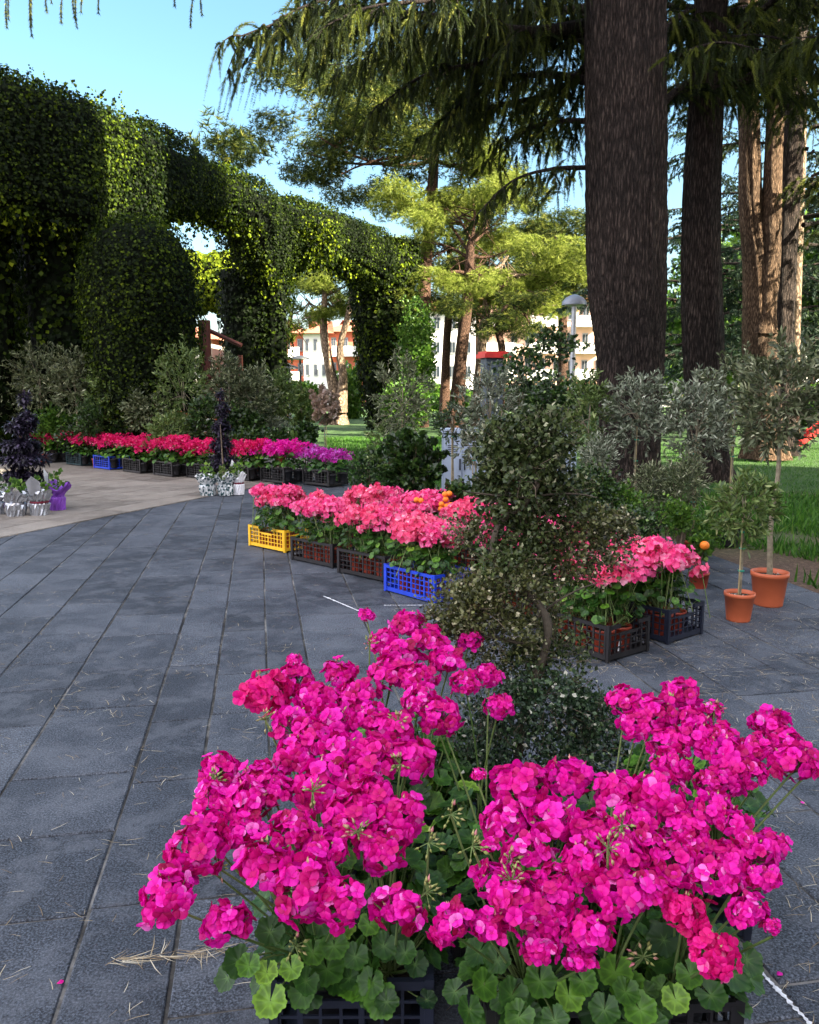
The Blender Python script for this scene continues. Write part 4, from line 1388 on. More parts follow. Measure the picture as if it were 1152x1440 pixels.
# orange tree
c_ = atd(645, 705, 7.5)
t_ = make_shrub('orange_tree', 'small potted orange tree with ripe fruit behind the pink geraniums', 'orange tree', c_, (.16, .14, .18), 500, .05, 'shrub', T_LEAF, pot=(.12, .2, 'redpot'), base=-.02)
SPH = MB()
a = np.linspace(-PI / 2, PI / 2, 9)
SPH.lathe([(max(.0005, math.cos(q)), math.sin(q) * .94) for q in a], (0, 0, 0), 16)
ORM = SPH.mesh('orange_fruit', 'orange')
for px, py in ((586, 703), (592, 704), (626, 695), (627, 702), (621, 709), (628, 712), (634, 710), (632, 694), (620, 716)):
    P = atd(px, py, 7.25) - np.array(t_.location)
    link('fruit', ORM, t_, P, 0, .027)
c_ = atd(985, 770, 6.3)
t_ = make_shrub('orange_sapling', 'little citrus plant carrying one orange beside the paving', 'orange tree', c_, (.09, .09, .10), 110, .05, 'brightshrub', T_LEAF, pot=(.08, .14, 'redpot'), base=-.02, twigs=6)
link('fruit', ORM, t_, atd(991, 767, 6.15) - np.array(t_.location), 0, .036)

# ---- left side: olive standards and shrubs in front of the ivy
LG = 'olive trees before the ivy pergola'
lefts = [(55, 530, 38, 42, 17.0, 'olive', 'leftmost olive of the row before the ivy'), (105, 535, 30, 45, 16.6, 'olive', 'second olive from the left before the ivy'),
         (165, 550, 36, 40, 16.2, 'olivegreen', 'third olive, wide and green, before the dark column'), (212, 575, 30, 30, 15.8, 'olive', 'low olive head before the rounded ivy column'),
         (258, 545, 34, 58, 15.6, 'olivegreen', 'tallest olive before the rounded ivy column'), (322, 548, 24, 48, 15.4, 'olive', 'slim olive right of the brown timber post'),
         (358, 560, 26, 44, 15.4, 'olive', 'olive before the black inner column'), (392, 560, 20, 36, 16.6, 'olivegreen', 'small olive at the left side of the arch opening'),
         (10, 560, 30, 36, 17.2, 'olive', 'olive cut by the left picture edge'), (135, 590, 24, 26, 16.0, 'shrub', 'dark round head between two olives'), (238, 610, 30, 26, 15.0, 'olivegreen', 'low wide olive above the far magenta flowers'), (290, 590, 22, 30, 14.8, 'shrub', 'dark shrub head beside the rear purple shrub')]
for px, py, rx, ry, D, mt, lb in lefts:
    standard_px(px, py, rx, ry, D, mt, lb, leaf=.09, n=1300, group=LG, spikes=9)
for px, py, rx, ry, D, mt, lb in [(75, 600, 34, 28, 17.2, 'brightshrub', 'green bush behind the front purple shrub'), (125, 615, 45, 22, 16.8, 'shrub', 'clipped box hedge block behind the red flowers'), (190, 612, 40, 26, 16.2, 'shrub', 'dark bush above the teal crate'),
                                  (250, 622, 42, 22, 15.4, 'shrub', 'dark bush above the far magenta flowers'), (345, 600, 28, 30, 15.2, 'shrub', 'dark bush right of the rear purple shrub'), (385, 605, 24, 18, 15.8, 'silver', 'low spiky silver plant before the lawn'),
                                  (350, 625, 40, 20, 14.6, 'shrub', 'low dark bush above the magenta flowers'), (405, 625, 34, 22, 14.6, 'shrub', 'low shrub at the corner of the lawn'), (10, 600, 40, 30, 18.2, 'shrub', 'dark bush at the left picture edge'), (430, 612, 16, 16, 15.5, 'shrub', 'small round bush on the lawn')]:
    c_ = atd(px, py, D)
    k = D / FPX
    make_shrub('garden_shrub', lb, 'shrub', c_, (rx * k, rx * k * .8, ry * k), 900, .07, mt, T_LEAF if mt != 'silver' else T_NARROW2, group='shrubs behind the far flower row', base=-.02, twigs=16)
# young trees on the lawn
standard_px(457, 570, 14, 34, 14.8, 'paleleaf', 'young tree with pinkish leaves on a thin stem on the lawn', n=500, leaf=.08, T=T_LEAF, name='young_tree', pot=(.1, 0), cat='young tree', group='young trees on the lawn', spikes=4)
standard_px(424, 575, 14, 32, 20, 'olivegreen', 'young tree in a red pot at the left of the arch opening', n=400, leaf=.1, T=T_LEAF, name='young_tree', cat='young tree', group='young trees on the lawn', spikes=3)
# purple leaved shrubs
def maple(px, pyb, tiers, D, label):
    b0 = atz(px, pyb, 0)
    D = D or D_of(pyb)
    t2 = thing('purple_shrub', label, 'shrub', tuple(b0), 0, 'dark purple shrubs')
    k = D / FPX
    sb = MB()
    sb.tube([(0, 0, 0), (.02, 0, .4), (0, 0, 1.0)], [.015, .012, .006], 6)
    sb.build('trunk', 'twig', t2)
    for (x, y, rx, ry, n) in tiers:
        n = int(n * 2)
        ry = ry * .6
        rx = rx * .88
        c2 = atd(x, y, D) - b0
        b2 = MB()
        P_, d_ = ell_pts(n, c2, (rx * k, rx * k, ry * k), .3)
        LD = nrm(d_ * np.array([1, 1, .2]) + rs.randn(n, 3) * .45 + np.array([0, 0, -.25]))
        b2.stamp(T_NARROW2, P_, frames(LD, np.array([0, 0, 1.0])), .08 * rs.uniform(.6, 1.2, n)[:, None] * np.array([1.9, 1, 1.9]), None)
        b2.build('foliage_tier', 'maple', t2)
    return t2


maple(35, 712, [(38, 590, 14, 18, 260), (30, 600, 22, 16, 400), (28, 625, 30, 12, 420), (35, 645, 38, 16, 700), (25, 668, 24, 18, 400), (48, 672, 22, 20, 450), (35, 560, 8, 14, 80)], 10.5, 'layered dark purple shrub rising behind the silver wrapped pots')
maple(313, 690, [(313, 575, 9, 16, 160), (312, 600, 13, 18, 320), (312, 625, 17, 18, 420), (313, 648, 20, 16, 420), (310, 555, 5, 12, 60)], 12.6, 'slim dark purple shrub behind the patterned foil pots')


def wrapped_pot(px, py, rpx, hpx, mat, label, flare=1.5, ribbon=False, leaf='brightshrub', sheet=False, plantn=60, D=None):
    b0 = atz(px, py, 0)
    D = D_of(py)
    k = D / FPX
    r_, h_ = rpx * k, hpx * k
    t2 = thing('wrapped_plant', label, 'wrapped plant', (b0[0], b0[1], .004), rs.uniform(0, 6), 'foil wrapped gift plants')
    wb = MB()
    kk = 30
    prof = [(.62, 0), (.80, .02), (.86, .3), (.9, .5), (.72, .58), (.9, .72), (flare * .72, .92), (flare * .82, 1.04)]
    V = []
    for j, (rr, zz) in enumerate(prof):
        for q in range(kk):
            a_ = 2 * PI * q / kk
            wob = 1 + .10 * math.sin(q * 2.9 + j * 1.7) + rs.uniform(-.07, .07)
            up = (.22 * math.sin(a_ * 3 + 1) + .15 * math.sin(a_ * 5)) * (zz > .7) * (zz - .6) * 1.2
            V.append([rr * r_ * wob * math.cos(a_), rr * r_ * wob * math.sin(a_), (zz + up) * h_ * .75])
    F_ = [[j * kk + q, j * kk + (q + 1) % kk, (j + 1) * kk + (q + 1) % kk, (j + 1) * kk + q] for j in range(len(prof) - 1) for q in range(kk)]
    wb.add(V, F_)
    wb.build('wrap', mat, t2)
    if ribbon:
        rb = MB()
        rb.lathe([(r_ * .80, h_ * .40), (r_ * .86, h_ * .42), (r_ * .84, h_ * .47)], (0, 0, 0), 20)
        rb.build('ribbon', 'ribbon', t2)
    pb = MB()
    P_, d_ = ell_pts(plantn, (0, 0, h_ * .85), (r_ * .9, r_ * .9, h_ * .35), .2)
    pb.stamp(T_LEAF, P_, frames(nrm(d_ + np.array([0, 0, .7]))), .06 * rs.uniform(.6, 1.2, plantn))
    pb.build('foliage', leaf, t2)
    if sheet:
        sb = MB()
        q0 = np.array([0, 0, h_ * .5])
        sb.add([[-.3 * r_, .9 * r_, h_ * .6], [.6 * r_, .8 * r_, h_ * .6], [.9 * r_, .9 * r_, h_ * 1.1], [.3 * r_, 1.2 * r_, h_ * 1.3], [-.4 * r_, 1.1 * r_, h_ * 1.1]], [[0, 1, 2, 3, 4]])
        sb.build('paper_sheet', 'whitepaper' if sheet == 1 else 'foil', t2)
    return t2


wrapped_pot(24, 726, 15, 44, 'foil', 'silver foil pot in the middle of the left group, no ribbon', 1.5)
wrapped_pot(57, 725, 15, 44, 'foil', 'silver foil pot with a dark red ribbon in the left group', 1.4, True, sheet=2)
wrapped_pot(81, 718, 13, 46, 'violetwrap', 'plant in violet paper at the right end of the left group', 1.9, sheet=1)
wrapped_pot(-6, 724, 13, 44, 'foil', 'silver foil pot cut by the left picture edge', 1.5, leaf='shrub')
wrapped_pot(5, 712, 13, 40, 'whitepaper', 'pale wrapped plant behind the left silver pots', 1.5, leaf='shrub')
wrapped_pot(42, 712, 13, 40, 'foil', 'silver wrapped plant behind the ribboned pot', 1.5, leaf='brightshrub')
wrapped_pot(293, 697, 13, 36, 'foilpat', 'leaf-patterned foil pot, left one of the far group', 1.5, leaf='brightshrub')
wrapped_pot(318, 697, 12, 36, 'foilpat', 'leaf-patterned foil pot, middle one of the far group', 1.5, leaf='olivegreen')
wrapped_pot(336, 696, 9, 38, 'whitepaper', 'white paper pot with raised sheet, right one of the far group', 1.5, True, sheet=1)

# white garden furniture and a flower table seen through the shrubs
def garden_chair(loc, rz, label):
    t2 = thing('garden_chair', label, 'chair', loc, rz, 'white garden chairs')
    b2 = MB()
    b2.box((0, 0, .45), (.42, .42, .03))
    b2.build('seat', 'chair', t2)
    b2 = MB()
    for k in range(5):
        b2.box((0, .2 + .02, .52 + k * .09), (.42, .02, .05))
    b2.build('backrest', 'chair', t2)
    for sx_ in (-1, 1):
        for sy_ in (-1, 1):
            b2 = MB()
            b2.tube([(sx_ * .2, sy_ * .2, 0), (sx_ * .19, sy_ * .2, .45 if sy_ < 0 else .95)], .013, 6)
            b2.build('leg', 'chair', t2)


garden_chair((-7.0, 18.9, -.02), .4, 'white garden chair glimpsed between the left olive trees')
garden_chair((-3.9, 17.2, -.02), 2.2, 'white slatted chair left of the rear purple shrub')
garden_chair((-4.3, 18.3, -.02), 1.0, 'white chair partly hidden behind the stepped white plant stand')
t2 = thing('flower_stand', 'stepped white stand with orange flowers behind the rear purple shrub', 'plant stand', (-4.05, 15.7, -.02), .2)
for k in range(3):
    b2 = MB()
    b2.box((0, k * .3, .25 + k * .28), (1.1, .28, .03))
    b2.build('shelf', 'chair', t2)
for sx_ in (-1, 1):
    b2 = MB()
    for k in range(3):
        b2.box((sx_ * .5, k * .3, (.235 + k * .28) / 2), (.04, .24, .235 + k * .28))
    b2.build('side_frame', 'chair', t2)
for k in range(3):
    for q in range(3):
        x_ = -.36 + q * .36
        t3 = thing('potted_flower', ['orange', 'peach', 'amber'][q] + ' flowers in a small pot on the ' + ['bottom', 'middle', 'top'][k] + ' shelf of the white stand', 'potted flower', (-4.05 + x_ * math.cos(.2) - k * .3 * math.sin(.2), 15.7 + x_ * math.sin(.2) + k * .3 * math.cos(.2), -.02 + .27 + k * .28), 0, 'flowers on the white stand')
        link('pot', POT_S, t3, None, 0, .9)
        b3 = MB()
        P_, d_ = ell_pts(140, (0, 0, .2), (.13, .13, .09), .4)
        b3.stamp(T_LEAF, P_, frames(d_), .045)
        b3.build('blossoms', 'orangeflower', t3)

# ------------------------------------------------------------------ ivy pergola
ivb = MB()
core = MB()


def leaf_surface(bm_, P, N, size, n_jit=.25, tone=.42):
    n = len(P)
    N = nrm(N + rs.randn(n, 3) * n_jit)
    LD = nrm(np.column_stack([rs.randn(n) * .5, rs.randn(n) * .5, -np.abs(rs.randn(n)) - .2]) - N * .0 + N * .35)
    tn = np.clip(rs.normal(tone - .03, .15, n) + noise2(P[:, 0] + P[:, 1], P[:, 2] * 1.3, 1.6, 9) * .22, 0, 1)
    bm_.stamp(T_LEAF, P + N * rs.uniform(0, .22, n)[:, None], frames(LD, N), size * rs.uniform(.6, 1.3, n), tn)


ST = [(-110, 45, 300, 14.2), (-40, 66, 300, 14.8), (30, 86, 300, 15.4), (130, 118, 330, 16.4), (200, 152, 345, 17.8), (260, 190, 302, 19.6), (320, 222, 306, 22.0), (366, 250, 318, 23.6), (385, 258, 390, 24.3), (405, 266, 395, 24.9), (440, 280, 372, 26.2), (475, 289, 362, 27.2), (505, 297, 372, 28.2), (550, 322, 400, 30.6), (578, 345, 420, 31.6)]
pt = np.array([atd(a_, b0_, d_) for a_, b0_, c_, d_ in ST])
pb_ = np.array([atd(a_, c_, d_) for a_, b0_, c_, d_ in ST])
path = catmull(np.column_stack([pt[:, 0], pt[:, 1], pt[:, 2]]), 6)
botz = np.interp(np.linspace(0, len(ST) - 1, len(path)), np.arange(len(ST)), pb_[:, 2])
tang = nrm(np.gradient(path[:, :2], axis=0))
side = np.column_stack([-tang[:, 1], tang[:, 0]])   # away from the viewer (left of walking direction)
side = np.where((side[:, :1] * -1 + side[:, 1:] * 1) > 0, side, -side)
TH = 1.6
nc = 16
prev = None
sec = []
for i_ in range(len(path)):
    zt, zb = path[i_, 2] - .25, botz[i_] + .22
    hh = (zt - zb) / 2
    ring = []
    for q in range(nc):
        a_ = 2 * PI * q / nc
        ca, sa = math.cos(a_), math.sin(a_)
        e = .55
        y_ = math.copysign(abs(ca) ** e, ca) * (TH / 2 - .1) + TH / 2
        z_ = math.copysign(abs(sa) ** e, sa) * hh + (zt + zb) / 2
        ring.append([path[i_, 0] + side[i_, 0] * y_, path[i_, 1] + side[i_, 1] * y_, z_])
    sec.append(ring)
sec = np.array(sec)
n_ = len(path)
V = sec.reshape(-1, 3)
F = [[i_ * nc + q, i_ * nc + (q + 1) % nc, (i_ + 1) * nc + (q + 1) % nc, (i_ + 1) * nc + q] for i_ in range(n_ - 1) for q in range(nc)]
core.add(V, F)
core.add(sec[-1], [list(range(nc))])
core.add(sec[0], [list(range(nc))])


def scatter_quads(V, F, dens, center_of):
    V = np.asarray(V)
    F = np.asarray(F)
    A, B_, C_, D_ = (V[F[:, k]] for k in range(4))
    ar = .5 * np.linalg.norm(np.cross(C_ - A, D_ - B_), axis=1)
    cnt = rs.poisson(ar * dens)
    idx = np.repeat(np.arange(len(F)), cnt)
    u, v = rs.rand(len(idx), 1), rs.rand(len(idx), 1)
    P = (A[idx] * (1 - u) + B_[idx] * u) * (1 - v) + (D_[idx] * (1 - u) + C_[idx] * u) * v
    N = nrm(np.cross(B_[idx] - A[idx], D_[idx] - A[idx]))
    cc = center_of(P)
    flip = ((P - cc) * N).sum(1) < 0
    N[flip] *= -1
    return P, N


mid = np.array([[path[i_, 0] + side[i_, 0] * TH / 2, path[i_, 1] + side[i_, 1] * TH / 2, (path[i_, 2] + botz[i_]) / 2] for i_ in range(n_)])


def near_mid(P):
    d = ((P[:, None, :2] - mid[None, :, :2]) ** 2).sum(2)
    return mid[d.argmin(1)]


P, N = scatter_quads(V, F, 760, near_mid)
# leaves that face well away from the square are mostly unseen: keep fewer
keep = (N[:, 1] < .35) | (N[:, 2] > .5) | (rs.rand(len(P)) < .3)
P, N = P[keep], N[keep]
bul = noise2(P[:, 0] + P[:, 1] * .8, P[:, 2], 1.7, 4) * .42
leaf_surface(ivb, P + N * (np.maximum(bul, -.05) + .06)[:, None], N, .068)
# shoots sticking up from the top edge
m_ = 420
ii = rs.randint(0, n_, m_)
bp = path[ii] + np.column_stack([side[ii] * rs.uniform(.1, TH, (m_, 1)), np.zeros(m_)]) + rs.randn(m_, 3) * .05 - np.array([0, 0, .12])
dd = nrm(np.column_stack([rs.randn(m_) * .5, rs.randn(m_) * .4, np.abs(rs.randn(m_)) + .3]))
ln = rs.exponential(.045, m_) + .03
for k in range(6):
    ivb.stamp(T_LEAF, bp + dd * (ln * k / 3)[:, None], frames(nrm(dd + rs.randn(m_, 3) * .7)), .085 * rs.uniform(.5, 1, m_))
# hanging fringes under the beam
m_ = 700
ii = rs.randint(0, n_, m_)
bp = np.column_stack([path[ii, :2] + side[ii] * rs.uniform(-.05, TH * .9, (m_, 1)), botz[ii] + .1])
ln = rs.exponential(.15, m_)
for k in range(8):
    ivb.stamp(T_LEAF, bp - np.array([0, 0, 1.0]) * (ln * k / 4)[:, None] + rs.randn(m_, 3) * .04, frames(np.column_stack([rs.randn(m_) * .4, rs.randn(m_) * .4, -np.ones(m_)])), .11 * rs.uniform(.5, 1.1, m_))
# lit curtain hanging near the arch
m_ = 130
cx = atd(445, 330, 25.9)
bp = cx + np.column_stack([rs.randn(m_) * .35, rs.randn(m_) * .12 - .25, rs.uniform(-.2, .5, m_)])
ln = rs.uniform(.2, 1.1, m_)
for k in range(12):
    ivb.stamp(T_LEAF, bp - np.array([0, 0, 1.0]) * (ln * k / 11)[:, None] + rs.randn(m_, 3) * .06, frames(np.column_stack([rs.randn(m_) * .4, rs.randn(m_) * .4, -np.ones(m_)])), .11 * rs.uniform(.6, 1.1, m_))

perg = thing('ivy_pergola', 'huge ivy-covered arcade with its beam sweeping from the left edge to a dark end column', 'pergola', (0, 0, 0))
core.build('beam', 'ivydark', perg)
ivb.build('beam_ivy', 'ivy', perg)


def column(prof, cx_, cy_, dens=170, size=.115, tone=.42, ex=1.0, nm='column', seed=3, bulge=.15):
    """ivy-clad column: dark core with a leaf skin, two meshes of one column"""
    cb = MB()
    k = 26
    Vc = []
    for j, (r_, z_) in enumerate(prof):
        for q in range(k):
            a_ = 2 * PI * q / k
            w_ = 1 + bulge * .5 * math.sin(2 * a_ + seed + z_ * .8) * .4 + bulge * noise2(np.array([a_ * 2.0]), np.array([z_]), 2, seed)[0]
            Vc.append([cx_ + r_ * w_ * math.cos(a_) * ex, cy_ + r_ * w_ * math.sin(a_), z_])
    Vc = np.array(Vc)
    Fc = [[j * k + q, j * k + (q + 1) % k, (j + 1) * k + (q + 1) % k, (j + 1) * k + q] for j in range(len(prof) - 1) for q in range(k)]
    cb.add(Vc, Fc, 0)
    P_, N_ = scatter_quads(Vc, Fc, dens, lambda P: np.column_stack([np.full(len(P), cx_), np.full(len(P), cy_), P[:, 2] - .4]))
    kp = N_[:, 1] < .5
    P_, N_ = P_[kp], N_[kp]
    o_ = cb.build(nm, 'ivydark', perg)
    lb = MB()
    leaf_surface(lb, P_, N_, size, tone=tone)
    lb.build('column_ivy', 'ivy', o_)


def zof(py, D):
    return CAMH + (549.4 - py) / FPX * D


# big rounded column in front
Dc = 16.6
xc = atd(203, 500, Dc)
zt = zof(322, Dc)
column([(.85, -.05), (.90, 1.0), (.97, 2.2), (1.02, 3.2), (1.0, zt - .9), (.88, zt - .5), (.67, zt - .22), (.38, zt - .06), (.05, zt)], xc[0], xc[1], 800, .062, .45)
# further columns of the front row
for px, rx, D, py0, mt in ((70, 46, 17.2, 250, .35), (8, 30, 19.5, 290, .3), (-60, 45, 16.2, 250, .35), (348, 36, 25.5, 380, .25), (382, 14, 25.0, 340, .25)):
    xc = atd(px, 450, D)
    r_ = rx * D / FPX
    zt = zof(py0, D)
    column([(r_ * .95, -.05), (r_, 1.5), (r_ * 1.05, 3), (r_ * 1.1, zt)], xc[0], xc[1] + .8, 170, .12, mt)
D = 31.6
xc = atd(541, 450, D)
zt = zof(340, D)
column([(.55, -.05), (.75, .8), (.98, 2), (1.1, 4), (1.25, zt - .8), (1.1, zt)], xc[0], xc[1] + .9, 230, .13, .45)
# second, rear arcade
bb = MB()
for (px0, py0, px1, py1, D) in ((255, 362, 395, 432, 31),):
    a0, a1 = atd(px0, py0, D), atd(px1, py1, D)
    cxx = (a0 + a1) / 2
    ww, hh = (a1[0] - a0[0]) / 2, (a0[2] - a1[2]) / 2
    Vb = []
    kk = 20
    for j in range(11):
        x_ = a0[0] + (a1[0] - a0[0]) * j / 10
        for q in range(kk):
            a_ = 2 * PI * q / kk
            Vb.append([x_, cxx[1] + 1.1 * math.cos(a_), cxx[2] + hh * math.copysign(abs(math.sin(a_)) ** .7, math.sin(a_)) * (1 + .12 * math.sin(j * 1.7))])
    Fb = [[j * kk + q, j * kk + (q + 1) % kk, (j + 1) * kk + (q + 1) % kk, (j + 1) * kk + q] for j in range(10) for q in range(kk)]
    bb.add(Vb, Fb)
o_ = bb.build('rear_beam', 'ivydark', perg)
P_, N_ = scatter_quads(np.array(Vb), Fb, 220, lambda P: np.column_stack([P[:, 0], np.full(len(P), cxx[1]), np.full(len(P), cxx[2])]))
lb = MB()
leaf_surface(lb, P_, N_, .14, tone=.8)
lb.build('rear_beam_ivy', 'ivy', o_)

# brown timber and glass pavilion under the pergola
pv = thing('glass_pavilion', 'red-brown timber and glass pavilion at the left edge behind the ivy', 'pavilion', (0, 0, 0))
Dp = 21.5
x0, x1 = atd(-140, 450, Dp)[0], atd(32, 450, Dp)[0]
yp = atd(0, 450, Dp)[1]
b2 = MB()
b2.box(((x0 + x1) / 2, yp, zof(494, Dp)), (x1 - x0, .12, .28))
b2.box(((x0 + x1) / 2, yp, zof(428, Dp)), (x1 - x0, .12, .16))
b2.box(((x0 + x1) / 2, yp, .15), (x1 - x0, .12, .3))
for k in range(4):
    b2.box((x1 - .1 - k * 1.0, yp - .004, 2), (.16, .16, 4))
b2.build('frame', 'rust', pv)
b2 = MB()
b2.box(((x0 + x1) / 2, yp + .05, 1.9), (x1 - x0 - .1, .02, 3.4))
b2.build('window', 'glass', pv)
b2 = MB()
b2.box(((x0 + x1) / 2, yp + 2, 4.1), (x1 - x0 + .5, 5, .2))
b2.build('roof', 'rust', pv)
pf = thing('timber_frame', 'brown timber door frame standing between the ivy columns', 'frame', (0, 0, 0))
Dp = 22.5
for (px, wpx, py0) in ((292, 9, 452), (284, 5, 452), (338, 5, 500)):
    q = atd(px, 500, Dp)
    b2 = MB()
    hz = zof(py0, Dp)
    b2.box((q[0], q[1], hz / 2), (wpx * Dp / FPX, .18, hz))
    b2.build('post', 'rust', pf)
b2 = MB()
q0, q1 = atd(288, 462, Dp), atd(340, 486, Dp)
b2.tube([q0, q1], .06, 4)
b2.build('rafter', 'rust', pf)
b2 = MB()
q0, q1 = atd(288, 530, Dp), atd(340, 530, Dp)
b2.tube([q0, q1], .06, 4)
b2.build('rail', 'rust', pf)

# lit climber bush at the right of the end column
c_ = atd(585, 500, 31)
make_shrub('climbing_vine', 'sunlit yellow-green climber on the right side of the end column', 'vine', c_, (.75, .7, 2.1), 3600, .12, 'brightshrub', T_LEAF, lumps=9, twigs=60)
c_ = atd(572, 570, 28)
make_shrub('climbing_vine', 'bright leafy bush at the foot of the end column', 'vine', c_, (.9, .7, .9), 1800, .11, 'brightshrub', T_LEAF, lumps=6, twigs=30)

# ------------------------------------------------------------------ big conifers
def limb(bm_, pts, r0, sec_len, twig_len, step=.13, tstep=.11, nl=.045, up=0.0, hang=1.0, bare=.12, twigden=1.0):
    """cedar limb: main axis, flat side branches, drooping needle twigs"""
    Pm = catmull(pts, 10)
    seg = np.linalg.norm(np.diff(Pm, axis=0), axis=1)
    S = np.concatenate([[0], np.cumsum(seg)])
    L = S[-1]
    bm_.tube(Pm, np.maximum(.008, r0 * (1 - S / L * .92)), 7, 0, .5, True, .15)
    at_ = lambda s_: np.array([np.interp(s_, S, Pm[:, k]) for k in range(3)])
    tw_p, tw_d, tw_l = [], [], []
    s_ = L * bare
    sg = 1
    while s_ < L:
        p = at_(s_)
        tg = nrm(at_(min(L, s_ + .1)) - at_(max(0, s_ - .1)))
        sd = nrm(np.cross(tg, [0, 0, 1.0])) * sg
        fr = s_ / L
        sl2 = sec_len * (1 - .55 * fr) * rs.uniform(.5, 1.15)
        dr = nrm(sd * rs.uniform(.7, 1.1) + tg * rs.uniform(.3, .9) + np.array([0, 0, rs.uniform(-.25, .2)]))
        nseg = 7
        tt = np.linspace(0, 1, nseg)
        Q = p + dr * (tt * sl2)[:, None] + np.array([0, 0, -1.0]) * (tt ** 2 * sl2 * .35 * hang)[:, None]
        bm_.tube(Q, np.linspace(max(.006, r0 * .16), .003, nseg), 3, 0, .5, False)
        m_ = max(2, int(sl2 / tstep * 1.35))
        for q in range(m_):
            f_ = (q + rs.rand()) / m_
            pq = p + dr * f_ * sl2 + np.array([0, 0, -1.0]) * f_ ** 2 * sl2 * .35 * hang
            tw_p.append(pq)
            tw_d.append(nrm(dr * rs.uniform(.0, .9) + rs.randn(3) * .48 + np.array([0, 0, -hang * rs.uniform(.5, 1.3)])))
            tw_l.append(twig_len * (.2 + rs.rand() ** 1.4 * 1.05) * (1 - .3 * f_))
        tw_p.append(Q[-1])
        tw_d.append(nrm(dr + np.array([0, 0, -hang])))
        tw_l.append(twig_len)
        s_ += step * rs.uniform(.6, 1.4)
        sg = -sg
    tw_p, tw_d, tw_l = np.array(tw_p), np.array(tw_d), np.array(tw_l)
    k = max(3, int(twig_len / (nl * .5)))
    tt = (np.arange(k) + .5) / k
    PP = tw_p[:, None] + tw_d[:, None] * (tw_l[:, None] * tt)[..., None] + np.array([0, 0, -1.0]) * ((tw_l[:, None] * tt ** 2) * .35 * hang)[..., None]
    DD = nrm(tw_d[:, None] + np.array([0, 0, -.7 * hang]) * tt[None, :, None])
    tone = np.repeat(np.clip(rs.normal(.45, .22, len(tw_p)), 0, 1), k)
    PP, DD = PP.reshape(-1, 3), DD.reshape(-1, 3)
    bm_.stamp(T_NEED, PP, frames(DD), nl * 1.15 * rs.uniform(.6, 1.3, len(PP)) * np.tile(1.15 - .75 * tt ** 2, len(tw_p)), tone, 1)
    return bm_


def trunk_mesh(pts, rad, name, mat, parent, k=40, rough=.0):
    b2 = MB()
    P_ = catmull(pts, 14 if k < 30 else 26)
    rr = np.interp(np.linspace(0, 1, len(P_)), np.linspace(0, 1, len(rad)), rad)
    T_ = len(P_)
    a_ = np.linspace(0, 2 * PI, k, endpoint=False)
    Vt = np.zeros((T_, k, 3))
    for i_ in range(T_):
        if i_ == 0:
            rid = rs.randn(k) * .016 * (k > 20)
        rid = rid * .93 + rs.randn(k) * .006 * (k > 20)
        lob = 1 + rid + .035 * np.sin(3 * a_ + 1 + i_ * .02) + .03 * np.sin(7 * a_ + i_ * .05) + .02 * np.sin(13 * a_ + i_ * .09) + (rs.rand(k) - .5) * .035
        fl = 1 + .32 * max(0, 1 - i_ / 12) * (1 + .5 * np.sin(5 * a_))
        Vt[i_, :, 0] = P_[i_, 0] + rr[i_] * lob * fl * np.cos(a_)
        Vt[i_, :, 1] = P_[i_, 1] + rr[i_] * lob * fl * np.sin(a_)
        Vt[i_, :, 2] = P_[i_, 2]
    Ft = [[i_ * k + q, i_ * k + (q + 1) % k, (i_ + 1) * k + (q + 1) % k, (i_ + 1) * k + q] for i_ in range(T_ - 1) for q in range(k)]
    b2.add(Vt.reshape(-1, 3), Ft, 0, .5, 0, True)
    return b2.build(name, mat, parent)


# branch variants (length about 5 m along +X), shared by every conifer
BR = []
for k in range(4):
    b2 = MB()
    limb(b2, [(0, 0, 0), (1.6, .1, .25), (3.2, .3 * (-1) ** k, .1), (5.0, .1, -.5)], .07, 1.3, .5, .22, .15, .075)
    BR.append(b2.mesh('branch', ['bark', 'cedar']))
BRF = []
for k in range(3):
    b2 = MB()
    limb(b2, [(0, 0, 0), (1.6, .1, .1), (3.2, .25 * (-1) ** k, .0), (4.8, .1, -.35)], .06, 1.35, .34, .24, .15, .11, hang=.45)
    BRF.append(b2.mesh('branch', ['bark', 'cedarblue']))


def add_branches(t_, zs, n, lens, BRS, x=0, y=0, az=None, tilt=.05):
    for k in range(n):
        z = rs.uniform(*zs)
        a_ = rs.uniform(*az) if az else 2 * PI * k * .618
        fr = (z - zs[0]) / (zs[1] - zs[0])
        L = (lens[0] * (1 - fr) + lens[1] * fr) / 5 * rs.uniform(.8, 1.15)
        br = link('branch', BRS[k % len(BRS)], t_, (x, y, z), 0, L)
        br.rotation_euler = (rs.randn() * .1, -rs.uniform(-.15, .2) + tilt, a_)


CG = 'big cedars on the right'
# 1: the great trunk
b0 = atz(885, 688, 0)
c1 = thing('cedar_tree', 'nearest and thickest cedar, its huge dark trunk unlit from foot to top', 'cedar', (b0[0], b0[1], -.04), 0, CG)
off = np.array(c1.location)
pth = [np.zeros(3)] + [aty(x_, y_, b0[1]) - off for x_, y_ in ((885, 600), (884, 500), (879, 400), (879, 200), (879, 0), (879, -300))] + [np.array([.3, 0, 16.0])]
trunk_mesh(pth, [.44, .44, .48, .55, .56, .55, .5, .25], 'trunk', 'bark', c1, 150)


def px_limb(parent, pts, r0, sl_, tl, **kw):
    off = np.array(parent.location)
    b2 = MB()
    limb(b2, [atd(a_, b_, d_) - off for a_, b_, d_ in pts], r0, sl_, tl, **kw)
    return b2.build('branch', ['bark', 'cedar'], parent)


